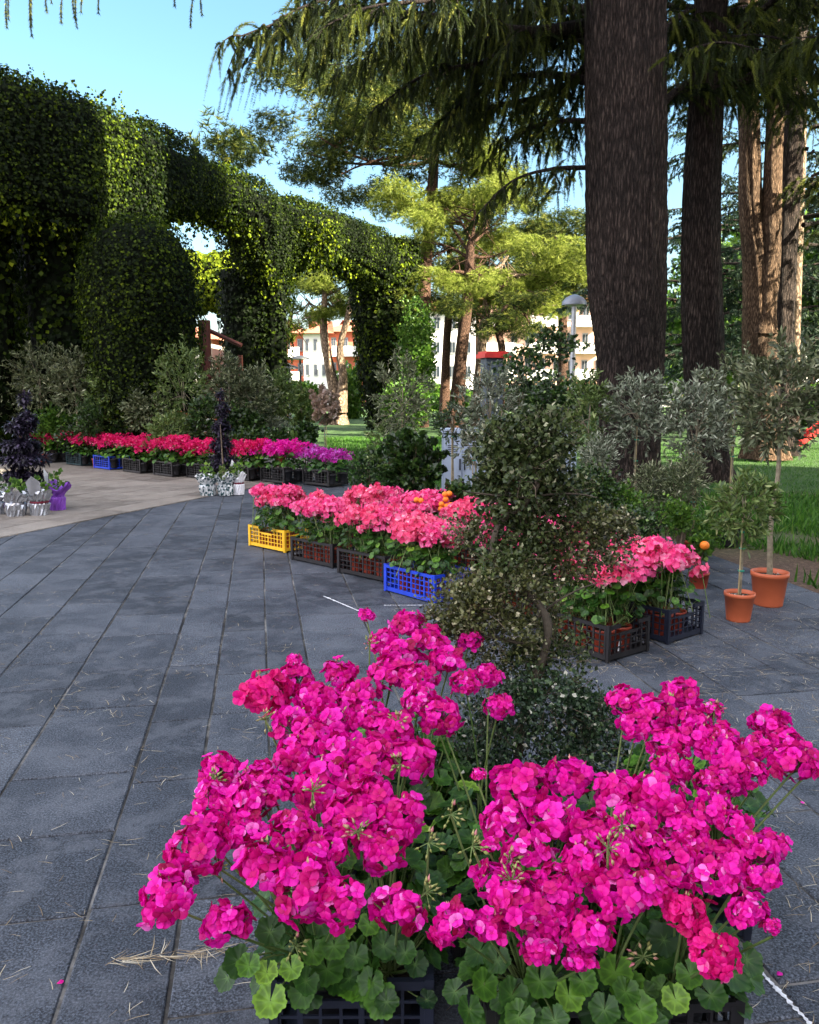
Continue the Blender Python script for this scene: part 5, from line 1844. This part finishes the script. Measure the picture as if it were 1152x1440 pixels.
px_limb(c1, [(860, 30, 12.6), (745, 45, 12.0), (640, 28, 11.6), (540, 18, 11.2), (430, 22, 10.9), (335, 52, 10.6)], .11, 1.5, .62, step=.10, tstep=.10, nl=.045, bare=.2)
px_limb(c1, [(850, 40, 12.6), (735, 60, 12.4), (680, 88, 12.3), (600, 105, 12.1), (530, 150, 12.0)], .09, 1.15, .55, step=.11, tstep=.10, nl=.045)
px_limb(c1, [(845, -30, 12.6), (700, -30, 12.0), (560, -25, 11.6), (440, 5, 11.0), (385, 30, 10.8)], .09, 1.3, .6, step=.12, tstep=.11, nl=.045)
px_limb(c1, [(835, 115, 12.5), (760, 105, 12.6), (690, 120, 12.7), (630, 160, 12.8)], .08, 1.3, .6, step=.10, tstep=.10, nl=.045, bare=.03)
px_limb(c1, [(835, 60, 12.5), (790, 50, 13.2), (720, 60, 14.0), (650, 90, 14.6)], .08, 1.4, .65, step=.12, tstep=.10, nl=.045, bare=.03)
px_limb(c1, [(845, 10, 12.6), (760, 20, 13.4), (650, 50, 14.0), (560, 70, 14.4), (470, 100, 14.6)], .08, 1.5, .7, step=.11, tstep=.10, nl=.05, bare=.05)
px_limb(c1, [(840, -20, 12.4), (740, -10, 11.6), (620, 0, 10.8), (520, 10, 10.2), (450, 40, 9.9)], .07, 1.2, .55, step=.12, tstep=.10, nl=.042, bare=.1)
px_limb(c1, [(840, 80, 12.6), (780, 130, 12.9), (700, 150, 13.3), (610, 190, 13.6)], .07, 1.2, .6, step=.11, tstep=.10, nl=.048, bare=.03)
px_limb(c1, [(925, 150, 12.6), (980, 110, 13.4), (1060, 90, 14.2), (1140, 110, 15.0)], .07, 1.3, .6, step=.12, tstep=.10, nl=.05, bare=.1)
px_limb(c1, [(828, 236, 12.4), (775, 238, 12.2), (720, 255, 12.0), (672, 300, 11.9)], .04, .75, .42, step=.11, tstep=.10, nl=.045, bare=.05)
px_limb(c1, [(835, 170, 12.4), (780, 172, 12.8), (730, 190, 13.2), (690, 230, 13.6)], .05, .9, .5, step=.11, tstep=.10, nl=.045, bare=.03)
px_limb(c1, [(925, 60, 12.7), (960, 20, 13.2), (1010, 10, 13.8), (1080, 40, 14.5)], .07, 1.1, .55, step=.12, tstep=.10, nl=.05, bare=.1)
px_limb(c1, [(915, 100, 12.4), (950, 80, 11.8), (1010, 60, 11.2), (1070, 70, 10.8)], .05, .9, .45, step=.13, tstep=.10, nl=.045, bare=.15)
# overhead branch near the viewer, only its tips hang into the picture at top left
for (px, D, ln) in ((10, 6.5, 45), (42, 6.4, 60), (66, 6.6, 20), (95, 6.5, 34), (122, 6.6, 22), (143, 6.5, 22), (248, 6.6, 14), (278, 6.5, 36)):
    pass
nearbr = MB()
off = np.array(c1.location)
pn = [atd(720, -330, 11.0), atd(420, -160, 8.4), atd(280, -75, 7.2), atd(120, -55, 6.6), atd(-30, -45, 6.2)]
Pn = catmull(pn, 8)
nearbr.tube(Pn - off, np.linspace(.06, .01, len(Pn)), 7, 0)
for (px, ln, D) in ((8, 42, 6.3), (15, 30, 6.3), (38, 55, 6.4), (44, 40, 6.4), (62, 22, 6.5), (90, 36, 6.5), (98, 30, 6.5), (104, 42, 6.5), (122, 20, 6.6), (143, 22, 6.6), (70, 8, 6.5), (246, 12, 6.8), (276, 42, 7.0), (281, 26, 7.0), (-10, 40, 6.3)):
    p0, p1 = atd(px, -55, D) - off, atd(px + rs.uniform(-8, 8), ln - 4, D - .1) - off
    n = int(np.linalg.norm(p1 - p0) / .011)
    Q = p0 + (p1 - p0) * np.linspace(0, 1, n)[:, None] + np.sin(np.linspace(0, 6, n))[:, None] * np.array([.008, 0, 0])
    nearbr.tube(Q[::6], .003, 4, 0, .5, False)
    nearbr.stamp(T_NEED, Q, frames(np.repeat((p1 - p0)[None], n, 0) + rs.randn(n, 3) * .05), .03 * rs.uniform(.7, 1.2, n), None, 1)
nearbr.build('branch', ['bark', 'cedar'], c1)
add_branches(c1, (7.8, 10.5), 7, (5.0, 2.2), BR)
# 2
b0 = atz(1000, 672, 0)
c2 = thing('cedar_tree', 'straight dark cedar right of the thickest one', 'cedar', (b0[0], b0[1], -.04), 0, CG)
off = np.array(c2.location)
pth = [np.zeros(3)] + [aty(x_, y_, b0[1]) - off for x_, y_ in ((995, 600), (987, 450), (985, 300), (992, 150), (1000, 0), (1008, -200))] + [np.array([.6, 0, 15.0])]
trunk_mesh(pth, [.34, .33, .33, .30, .27, .25, .23, .14], 'trunk', 'bark', c2, 110)
add_branches(c2, (6.3, 10.5), 14, (5.0, 2.2), BR)
px_limb(c2, [(985, 90, 14.2), (1010, 60, 13.4), (1060, 50, 12.6), (1130, 60, 12.0)], .06, 1.2, .6, step=.12, tstep=.10, nl=.05, bare=.05)
px_limb(c2, [(1000, 40, 14.2), (1050, 10, 14.8), (1110, 0, 15.4), (1170, 20, 16)], .06, 1.4, .6, step=.12, tstep=.10, nl=.05, bare=.05)
px_limb(c2, [(990, 130, 14.2), (1040, 120, 14.6), (1100, 130, 15.2), (1160, 160, 16)], .05, 1.2, .5, step=.13, tstep=.10, nl=.05, bare=.05)
px_limb(c2, [(985, 60, 14.2), (960, 40, 13.0), (930, 20, 12.4)], .05, 1.0, .5, step=.12, tstep=.10, nl=.05, bare=.05)
# 3 twin stem
b0 = atz(1075, 645, 0)
c3 = thing('cedar_tree', 'twin-stemmed cedar with warm sunlight on its bark', 'cedar', (b0[0], b0[1], -.04), 0, CG)
off = np.array(c3.location)
Dq = 18.1
pth = [aty(x_, y_, 18.3) - off for x_, y_ in ((1078, 645), (1072, 560), (1068, 470), (1065, 380), (1056, 300), (1054, 200), (1052, 60), (1052, -150))]
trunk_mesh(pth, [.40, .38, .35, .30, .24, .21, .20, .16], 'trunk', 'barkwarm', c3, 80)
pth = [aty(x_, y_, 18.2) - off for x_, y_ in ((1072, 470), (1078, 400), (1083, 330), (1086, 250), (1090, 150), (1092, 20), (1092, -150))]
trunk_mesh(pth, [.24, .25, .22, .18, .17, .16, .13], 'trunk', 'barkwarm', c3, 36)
add_branches(c3, (7.2, 11.5), 13, (5.0, 2.2), BR)
# 4
b0 = atz(1108, 641, 0)
c4 = thing('cedar_tree', 'slim leaning dark cedar right of the twin stem', 'cedar', (b0[0], b0[1], -.04), 0, CG)
off = np.array(c4.location)
pth = [aty(x_, y_, 19.3) - off for x_, y_ in ((1104, 640), (1102, 540), (1100, 450), (1104, 340), (1112, 220), (1120, 60), (1125, -150))]
trunk_mesh(pth, [.26, .25, .25, .26, .24, .22, .2], 'trunk', 'bark', c4, 36)
add_branches(c4, (5.0, 11.5), 15, (4.5, 2.0), BR)
b0 = aty(1116, 625, 22.0)
b0[2] = 0
c5 = thing('cedar_tree', 'thin pale sunlit stem behind the leaning cedar', 'cedar', (b0[0], b0[1], -.04), 0, CG)
off = np.array(c5.location)
pth = [aty(x_, y_, 22.0) - off for x_, y_ in ((1114, 628), (1116, 560), (1117, 480), (1120, 380), (1126, 200), (1130, -50))]
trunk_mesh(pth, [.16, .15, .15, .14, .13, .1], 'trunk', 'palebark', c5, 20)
add_branches(c5, (5.0, 13), 14, (4, 2.0), BRF)
# off to the right, shading the square (partly in frame as hanging dark sprays)
c6 = thing('cedar_tree', 'cedar past the right edge whose dark sprays hang into the top corner', 'cedar', (8.9, 13.2, -.04), 0, CG)
trunk_mesh([(0, 0, 0), (0, 0, 4), (0, 0, 9), (0, 0, 15)], [.4, .36, .3, .2], 'trunk', 'bark', c6, 30)
add_branches(c6, (5.2, 12), 13, (5.0, 2.5), BR)
# background conifers with flat layered boughs
for (px, D, h, lb, z0) in ((985, 27, 12, 'layered dark conifer filling the gap between the two thickest trunks', 2.6), (1062, 31, 12, 'layered dark conifer behind the twin-stemmed cedar', 2.2), (1165, 28, 11, 'layered conifer with sunlit edges at the right picture edge', 2.4)):
    q = atd(px, 600, D)
    cc = thing('conifer_tree', lb, 'conifer', (q[0], q[1], -.04), 0, 'layered conifers in the background')
    trunk_mesh([(0, 0, 0), (0, 0, 5), (0, 0, h)], [.28, .22, .06], 'trunk', 'bark', cc, 16)
    add_branches(cc, (z0, h - .5), 46, (5.6, 1.0), BRF, tilt=.1)

# ------------------------------------------------------------------ pines and broadleaf trees behind
CLP = {}
for key, mt, sz in (('pine', 'pine', .16), ('pale', 'pinepale', .16), ('bright', 'brightshrub', .16)):
    CLP[key] = []
    for k in range(3):
        b2 = MB()
        n = 400
        lc = rdir(9) * .42
        for cc in lc:
            P_, d_ = ell_pts(n // 9, cc * np.array([1, 1, .5]), (.5, .5, .34), .5)
            b2.stamp(T_TUFT if key != 'bright' else T_LEAF, P_, frames(nrm(d_ + np.array([0, 0, .5]) + rs.randn(len(P_), 3) * .3)), sz * rs.uniform(.6, 1.2, len(P_)) * (1 if key != 'bright' else 1.0))
        CLP[key].append(b2.mesh('foliage_clump', mt))


def pine(name, label, D, tr_px, tr_r, limbs, key, clump=1.0, barkm='pinebark', group='pines and trees beyond the pergola', ncl=3, flat=.75, spread=1.15):
    """tr_px: trunk in picture points at depth D; limbs: (start index fraction, end px, end py, depth shift)"""
    Pt = np.array([atd(x_, y_, D) for x_, y_ in tr_px])
    Pt[0, 2] = -.05
    b0_ = Pt[0].copy()
    t2 = thing(name, label, 'tree', tuple(b0_), 0, group)
    trunk_mesh(Pt - b0_, tr_r, 'trunk', barkm, t2, 16)
    PP = catmull(Pt - b0_, 10)
    for (f_, ex, ey, dz, cs) in limbs:
        p0 = PP[int(f_ * (len(PP) - 1))]
        p1 = atd(ex, ey, D + dz) - b0_
        b2 = MB()
        sag = np.array([0, 0, -.08 * np.linalg.norm(p1 - p0)]) if p1[2] > p0[2] else np.array([0, 0, .05])
        Cv = curve(p0, p1, sag + rs.randn(3) * .15, 8)
        b2.tube(Cv, np.linspace(tr_r[-1] * .55, .03, 8), 6, 0, .5, False, .15)
        for q in range(7):
            s_ = rs.uniform(.35, 1)
            c0_ = Cv[int(s_ * 7)]
            b2.tube(curve(c0_, c0_ + nrm(rs.randn(3) + np.array([0, 0, .3])) * rs.uniform(.5, 1.3) * cs, rs.randn(3) * .1, 5), np.linspace(.03, .01, 5), 4, 0, .5, False)
        lo = b2.build('limb', barkm, t2)
        for q in range(ncl):
            c_ = p1 + rs.randn(3) * np.array([spread, spread, .35]) * cs * .8 + np.array([0, 0, .1])
            k_ = link('foliage_clump', CLP[key][rs.randint(3)], t2, c_, rs.uniform(0, 6), np.array([1, 1, flat]) * cs * clump * rs.uniform(.75, 1.25))
            k_.rotation_euler = (rs.randn() * .25, rs.randn() * .25, rs.uniform(0, 6))
    return t2


# umbrella pine behind the pergola's end
pine('stone_pine', 'tall umbrella pine rising right of the ivy end column', 35, [(590, 575), (594, 470), (598, 380), (607, 280), (612, 190)], [.30, .28, .26, .24, .18],
     [(.95, 460, 170, 0, 1.3), (.95, 430, 215, 1, 1.2), (.9, 480, 245, -1, 1.1), (.95, 520, 130, 0, 1.4), (1, 580, 110, 1, 1.5), (1, 560, 190, -1.5, 1.4), (1, 640, 120, 1, 1.4), (.95, 690, 160, 0, 1.3), (.9, 700, 250, 1, 1.1),
      (1, 640, 190, 2, 1.3), (.98, 500, 200, 2.5, 1.3), (.8, 520, 290, .5, .8), (.7, 700, 300, .5, .9), (.95, 600, 140, -2, 1.4), (1, 540, 90, 2, 1.3), (.9, 445, 190, -1, 1.1), (1, 610, 80, 0, 1.2), (.9, 660, 230, -1, 1.1)], 'pine', 1.4, spread=1.6)
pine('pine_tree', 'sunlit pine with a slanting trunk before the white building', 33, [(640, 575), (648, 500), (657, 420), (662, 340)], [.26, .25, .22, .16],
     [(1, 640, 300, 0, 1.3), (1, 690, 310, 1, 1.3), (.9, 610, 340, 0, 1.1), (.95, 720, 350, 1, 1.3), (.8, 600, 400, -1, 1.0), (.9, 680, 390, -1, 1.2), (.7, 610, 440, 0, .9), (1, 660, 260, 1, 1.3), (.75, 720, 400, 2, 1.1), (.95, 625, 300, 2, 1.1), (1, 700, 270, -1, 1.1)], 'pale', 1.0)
pine('pine_tree', 'pine with forked grey trunk left of the red-topped pillar', 36, [(672, 575), (676, 500), (684, 430), (690, 380)], [.24, .22, .18, .14],
     [(1, 730, 390, 0, 1.3), (1, 700, 430, 1, 1.1), (.9, 760, 420, 0, 1.3), (.8, 740, 450, -1, 1.0), (1, 780, 380, 1, 1.3), (.9, 660, 410, 0, .9), (1, 715, 360, 1, 1.2)], 'pale', 1.0, barkm='palebark')
pine('pine_tree', 'round-topped pine behind the street lamp', 40, [(790, 580), (792, 500), (790, 430), (786, 390)], [.26, .24, .2, .16],
     [(1, 770, 375, 0, 1.5), (1, 810, 360, 1, 1.5), (1, 790, 345, 0, 1.4), (.9, 750, 400, -1, 1.3), (.9, 820, 400, 0, 1.4), (.8, 760, 430, 1, 1.1), (1, 740, 370, 0, 1.2), (.9, 790, 400, -2, 1.4)], 'pine', 1.15)
pine('pine_tree', 'fine-branched pine between the umbrella pine and the thickest trunk', 42, [(625, 570), (628, 480), (634, 400), (630, 330)], [.22, .2, .18, .12],
     [(1, 600, 300, 0, 1.3), (1, 650, 290, 1, 1.3), (.95, 690, 330, 0, 1.3), (.9, 590, 380, -1, 1.2), (.9, 660, 370, 1, 1.3), (.8, 610, 430, 0, 1.1), (1, 730, 340, 1, 1.3), (.8, 690, 410, 2, 1.2), (.7, 650, 450, -1, 1.0), (1, 760, 330, 1, 1.4), (.9, 735, 400, 2, 1.3)], 'pine', 1.15)
pine('pine_tree', 'dark pine in front of the pink building', 30, [(700, 575), (706, 500), (700, 460), (712, 430)], [.16, .14, .12, .1],
     [(.9, 670, 440, 0, .8), (1, 720, 440, 0, .9), (1, 745, 455, 1, .9), (.8, 690, 470, 0, .6)], 'pine', 1.0)
pine('plane_tree', 'two-stemmed pale tree seen through the ivy arch', 38, [(474, 588), (472, 560), (462, 510), (455, 460), (458, 400)], [.42, .3, .22, .18, .12],
     [(.9, 430, 420, 0, 1.0), (1, 470, 405, 0, 1.2), (.8, 425, 450, 0, .9), (1, 450, 380, 0, 1.2), (.9, 485, 440, 1, .8), (.95, 490, 400, 0, 1.0), (.85, 440, 430, 1, .9)], 'pale', 1.0, barkm='palebark', flat=.9)
t2 = thing('plane_tree_stem', 'right-hand pale stem of the two-stemmed tree in the arch', 'tree', tuple(atd(478, 560, 37.8)))
off = np.array(t2.location)
trunk_mesh([atd(x_, y_, 37.8) - off for x_, y_ in ((478, 580), (482, 530), (478, 490), (490, 440), (497, 400))], [.26, .2, .16, .13, .09], 'trunk', 'palebark', t2, 14)
# make it a stem of its tree
pt_ = [o_ for o_ in bpy.data.objects if o_.name.startswith('plane_tree') and o_ is not t2 and o_.type == 'EMPTY'][0]
for ch in list(t2.children):
    ch.parent = pt_
    ch.location = np.array(t2.location) - np.array(pt_.location)
bpy.data.objects.remove(t2)
pine('roadside_tree', 'leafy tree at the left edge of the ivy arch opening', 42, [(398, 585), (397, 540), (402, 480), (410, 440)], [.22, .2, .16, .1],
     [(1, 410, 430, 0, 1.1), (.9, 425, 460, 0, .9), (1, 400, 410, 1, 1.0), (1, 435, 425, 0, .9)], 'pale', 1.0, barkm='pinebark')
# trees standing right, seen between the trunks
for (px, D, lb) in ((950, 46, 'sunlit tree between the two thickest trunks'), (1140, 40, 'yellow-green tree behind the playground slide'), (1180, 33, 'bright tree at the right picture edge'), (1020, 60, 'sunlit tree behind the second and third trunks')):
    q = 360 if px != 950 else 440
    pine('broadleaf_tree', lb, D, [(px, 575), (px + 3, 510), (px + 2, 470)], [.2, .18, .14],
         [(1, px - 30, q + 40, 0, 1.7), (1, px + 30, q + 60, 1, 1.7), (1, px, q, 0, 1.7), (.8, px - 20, q + 90, -1, 1.5), (.8, px + 25, q + 100, 1, 1.5), (1, px + 10, q + 30, 1, 1.8)], 'bright', 1.2, flat=1.0, ncl=4, group='sunlit broadleaf trees in the background')

# hedges at the foot of the far buildings
for (px, py, rx, ry, D, lb) in ((425, 560, 26, 22, 48, 'yellow-green hedge left in the arch opening'), (490, 560, 22, 50, 46, 'tall sunlit shrub right of the pale two-stemmed tree'), (395, 545, 14, 26, 44, 'sunlit bush at the left side of the arch'), (605, 560, 30, 20, 50, 'hedge under the white building'), (650, 565, 40, 14, 48, 'low bright hedge behind the silver olive'), (730, 560, 60, 20, 50, 'hedge below the pink building'), (820, 562, 40, 18, 50, 'hedge left of the thickest trunk'), (1145, 575, 30, 30, 36, 'bright bushes behind the slide'), (945, 520, 14, 50, 44, 'bright green shrub between the thickest trunks'), (1030, 565, 40, 18, 44, 'hedge between the right trunks')):
    c_ = atd(px, py, D)
    k = D / FPX
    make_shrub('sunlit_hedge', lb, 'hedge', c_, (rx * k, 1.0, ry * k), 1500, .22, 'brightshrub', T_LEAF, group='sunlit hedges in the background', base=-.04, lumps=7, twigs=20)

# ------------------------------------------------------------------ buildings far behind
def block(name, label, px0, px1, py_top, D, wall, floors, bays, band=None, roofm='roof', balc=True, parapet=.5):
    X0, X1 = atd(px0, 560, D)[0], atd(px1, 560, D)[0]
    Y = atd(576, 560, D)[1]
    H = zof(py_top, D)
    t2 = thing(name, label, 'building', ((X0 + X1) / 2, Y, -.05))
    W = X1 - X0
    b2 = MB()
    b2.box((0, 5, H / 2), (W, 10, H))
    b2.build('wall', wall, t2)
    b2 = MB()
    e = .7
    V_ = [[-W / 2 - e, -e, H], [W / 2 + e, -e, H], [W / 2 + e, 10 + e, H], [-W / 2 - e, 10 + e, H], [-W / 2 + 2.5, 5, H + 1.6], [W / 2 - 2.5, 5, H + 1.6]]
    b2.add(V_, [[0, 1, 5, 4], [2, 3, 4, 5]])
    b2.add(V_, [[1, 2, 5], [3, 0, 4], [0, 2, 1], [0, 3, 2]])
    b2.build('roof', roofm, t2)
    fh = H / floors
    for f_ in range(floors):
        if band:
            b2 = MB()
            b2.box((0, -.02, f_ * fh + fh * .5), (W - .2, .06, fh * .52))
            b2.build('facade_band', band, t2)
        if balc:
            b2 = MB()
            for k in range(max(1, bays // 3)):
                cx2 = -W / 2 + W * (k + .5) / max(1, bays // 3)
                b2.box((cx2, -.6, f_ * fh + .1), (W / max(1, bays // 3) * .7, 1.2, .18))
                b2.box((cx2, -1.17, f_ * fh + .6), (W / max(1, bays // 3) * .7, .06, .85))
            b2.build('balcony', 'wallwhite', t2)
        for k in range(bays):
            cx2 = -W / 2 + W * (k + .5) / bays
            b2 = MB()
            b2.box((cx2, -.045, f_ * fh + fh * .52), (W / bays * .42, .12, fh * .52))
            w2 = b2.build('window', 'shutter', t2)
            b2 = MB()
            for s_ in (-1, 1):
                b2.box((cx2 + s_ * W / bays * .10, -.11, f_ * fh + fh * .52), (W / bays * .14, .04, fh * .42))
            b2.build('pane', 'glass', w2)
    return t2


block('apartment_building', 'salmon-red apartment block with white balconies seen through the arch', 330, 432, 470, 84, 'wallred', 3, 6)
block('apartment_building', 'white stair block between the two red fronts in the arch', 428, 462, 470, 83, 'wallwhite', 3, 3, balc=False)
block('apartment_building', 'salmon-red apartment block right of the white stair block', 462, 512, 468, 84, 'wallred', 3, 3)
block('apartment_building', 'bright white apartment house behind the slanting pine', 560, 668, 440, 76, 'wallwhite', 4, 5, balc=False)
block('apartment_building', 'pale pink apartment building behind the dark pine and the lamp', 672, 850, 425, 80, 'wallpink', 4, 9)
block('apartment_building', 'pink building glimpsed between the two thickest trunks', 905, 1060, 440, 82, 'wallpink', 4, 8)
block('apartment_building', 'pale building at the right behind the slide', 1085, 1300, 470, 84, 'wallgrey', 3, 8)
block('apartment_building', 'pale building behind the pavilion at the far left', -200, 300, 478, 86, 'wallgrey', 3, 16, balc=False)
# unseen block added right of the square; its stepped heights shape the shade
e1 = np.array([SUNV.x, SUNV.y]) / math.hypot(SUNV.x, SUNV.y)
e2 = np.array([-e1[1], e1[0]])
e2 = e2 if e2[1] > 0 else -e2
U0, V0, V1, HB = 20.0, -34.0, 18.6, 24.6
cb_ = e1 * (U0 + 6) + e2 * (V0 + V1) / 2
t2 = thing('apartment_building', 'unseen tall beige block added right of the square to cast shade on it', 'building', (cb_[0], cb_[1], -.05), math.atan2(e1[1], e1[0]))
for (va, vb, hb) in ((V0, 10.7, 19.8), (10.7, 12.6, 28.5), (12.6, 15.3, 24.0), (15.3, 18.6, 29.5)):
    b2 = MB()
    b2.box((0, (va + vb) / 2 - (V0 + V1) / 2, hb / 2), (12, vb - va, hb))
    b2.build('wall', 'wallgrey', t2)
for f_ in range(6):
    for k in range(12):
        b2 = MB()
        b2.box((-6.03, -24 + k * 4.3, 1.8 + f_ * 3.2), (.12, 1.3, 1.6))
        b2.build('window', 'shutter', t2)

# ------------------------------------------------------------------ street furniture
def street_lamp(px, pyt, D, label, rot=0, hood='lamphood', r=.045, head=.26):
    q = atd(px, pyt, D)
    H = q[2]
    t2 = thing('street_lamp', label, 'street lamp', (q[0], q[1], -.04), rot, 'park lamps')
    b2 = MB()
    b2.tube([(0, 0, 0), (0, 0, .6), (0, 0, H - .1)], [r * 1.4, r * 1.1, r * .8], 12)
    b2.build('pole', 'galv' if hood == 'lamphood' else 'darkmetal', t2)
    b2 = MB()
    b2.lathe([(head * 1.02, H - .12), (head, H - .06), (head * .7, H + .02), (head * .25, H + .07), (.01, H + .08)], (0, 0, 0), 22)
    b2.build('lamp_hood', hood, t2)
    b2 = MB()
    b2.lathe([(.01, H - .15), (head * .5, H - .14), (head * .8, H - .115), (head * .9, H - .09)], (0, 0, 0), 18)
    b2.build('lamp_lens', 'lamplens', t2)
    return t2


street_lamp(808, 417, 15.5, 'grey hooded park lamp immediately left of the thickest trunk', r=.06, head=.23)
street_lamp(422, 501, 44, 'smaller dark lamp in the arch opening', hood='darkmetal', r=.07, head=.5)
street_lamp(407, 514, 40, 'shorter dark lamp left in the arch opening', hood='darkmetal', r=.06, head=.45)
# grey cabinets
def cabinet(px0, px1, py_t, D, depth, label, doors=2, plinth=True, rot=0.0):
    X0, X1 = atd(px0, 650, D)[0], atd(px1, 650, D)[0]
    Y = atd(576, 650, D)[1]
    H = zof(py_t, D)
    W = X1 - X0
    t2 = thing('electrical_cabinet', label, 'cabinet', ((X0 + X1) / 2, Y, -.04), rot, 'grey service cabinets')
    ph = .22
    if plinth:
        b2 = MB()
        b2.box((0, 0, ph / 2), (W + .3, depth + .16, ph))
        b2.build('plinth', 'concrete', t2)
    b2 = MB()
    b2.box((0, 0, (H + ph) / 2), (W, depth, H - ph))
    b2.box((0, 0, H + .02), (W + .05, depth + .06, .045))
    b2.build('body', 'cabinet', t2)
    dw = W / doors
    for k in range(doors):
        b2 = MB()
        b2.box((-W / 2 + dw * (k + .5), -depth / 2 - .008, (H + ph) / 2), (dw - .02, .014, H - ph - .06))
        d_ = b2.build('door', 'cabinet', t2)
        b2 = MB()
        b2.box((-W / 2 + dw * (k + .5) + dw * .38 * (1 if k % 2 == 0 else -1), -depth / 2 - .024, (H + ph) / 2), (.02, .02, .14))
        for z_ in range(5):
            b2.box((-W / 2 + dw * (k + .5), -depth / 2 - .017, H - .16 - z_ * .025), (dw * .5, .006, .008))
        b2.build('handle', 'cabdark', d_)
    return t2


cabinet(622, 702, 602, 10.6, .4, 'blue-grey metal cabinet on a stone plinth behind the orange tree', 3)
cabinet(765, 806, 595, 10.2, .4, 'second blue-grey cabinet left of the thickest trunk', 2)
q = atd(692, 500, 14)
t2 = thing('info_pillar', 'blue-grey pillar with a bright red cap behind the silver olive', 'pillar', (q[0], q[1], -.04), .25)
H = q[2]
b2 = MB()
b2.box((0, 0, H / 2), (.30, .30, H - .02))
b2.build('shaft', 'kiosk', t2)
b2 = MB()
b2.box((.03, 0, H + .03), (.48, .48, .07))
b2.box((.03, 0, H + .085), (.42, .42, .04))
b2.build('cap', 'redpaint', t2)
# slide
q = atz(1108, 632, 0)
t2 = thing('playground_slide', 'dark red playground slide at the right picture edge', 'slide', (q[0], q[1] + .3, -.04), 0)
b2 = MB()
Ls = [(0, 0, .08), (.35, 0, .12), (.9, 0, .5), (1.5, 0, .98), (1.7, 0, 1.02), (2.1, 0, 1.02)]
for k in range(len(Ls) - 1):
    a_, c_ = np.array(Ls[k]), np.array(Ls[k + 1])
    for (y0, y1, h0, h1) in ((-.25, .25, 0, .02), (-.28, -.25, 0, .17), (.25, .28, 0, .17)):
        Vq = []
        for e_ in (a_, c_):
            for yy in (y0, y1):
                for hh in (h0, h1):
                    Vq.append(e_ + np.array([0, yy, hh]))
        b2.add(Vq, [[0, 1, 3, 2], [4, 6, 7, 5], [0, 4, 5, 1], [2, 3, 7, 6], [1, 5, 7, 3], [0, 2, 6, 4]])
b2.build('chute', 'redpaint', t2)
for sx_, sy_ in ((1.65, -.3), (1.65, .3), (2.2, -.3), (2.2, .3)):
    b2 = MB()
    b2.tube([(sx_, sy_, 0), (sx_, sy_, 1.75)], .035, 8)
    b2.build('post', 'darkmetal', t2)
b2 = MB()
for k in range(4):
    b2.tube([(2.2, -.3, .25 + k * .25), (2.2, .3, .25 + k * .25)], .02, 6)
b2.build('ladder', 'redpaint', t2)
b2 = MB()
b2.add([[1.55, -.38, 1.7], [2.3, -.38, 1.7], [2.3, .38, 1.7], [1.55, .38, 1.7], [1.92, 0, 2.05]], [[0, 1, 4], [1, 2, 4], [2, 3, 4], [3, 0, 4]])
b2.build('canopy', 'redpaint', t2)
print('tris', sum(len(m_.polygons) for m_ in bpy.data.meshes), 'objs', len(bpy.data.objects))
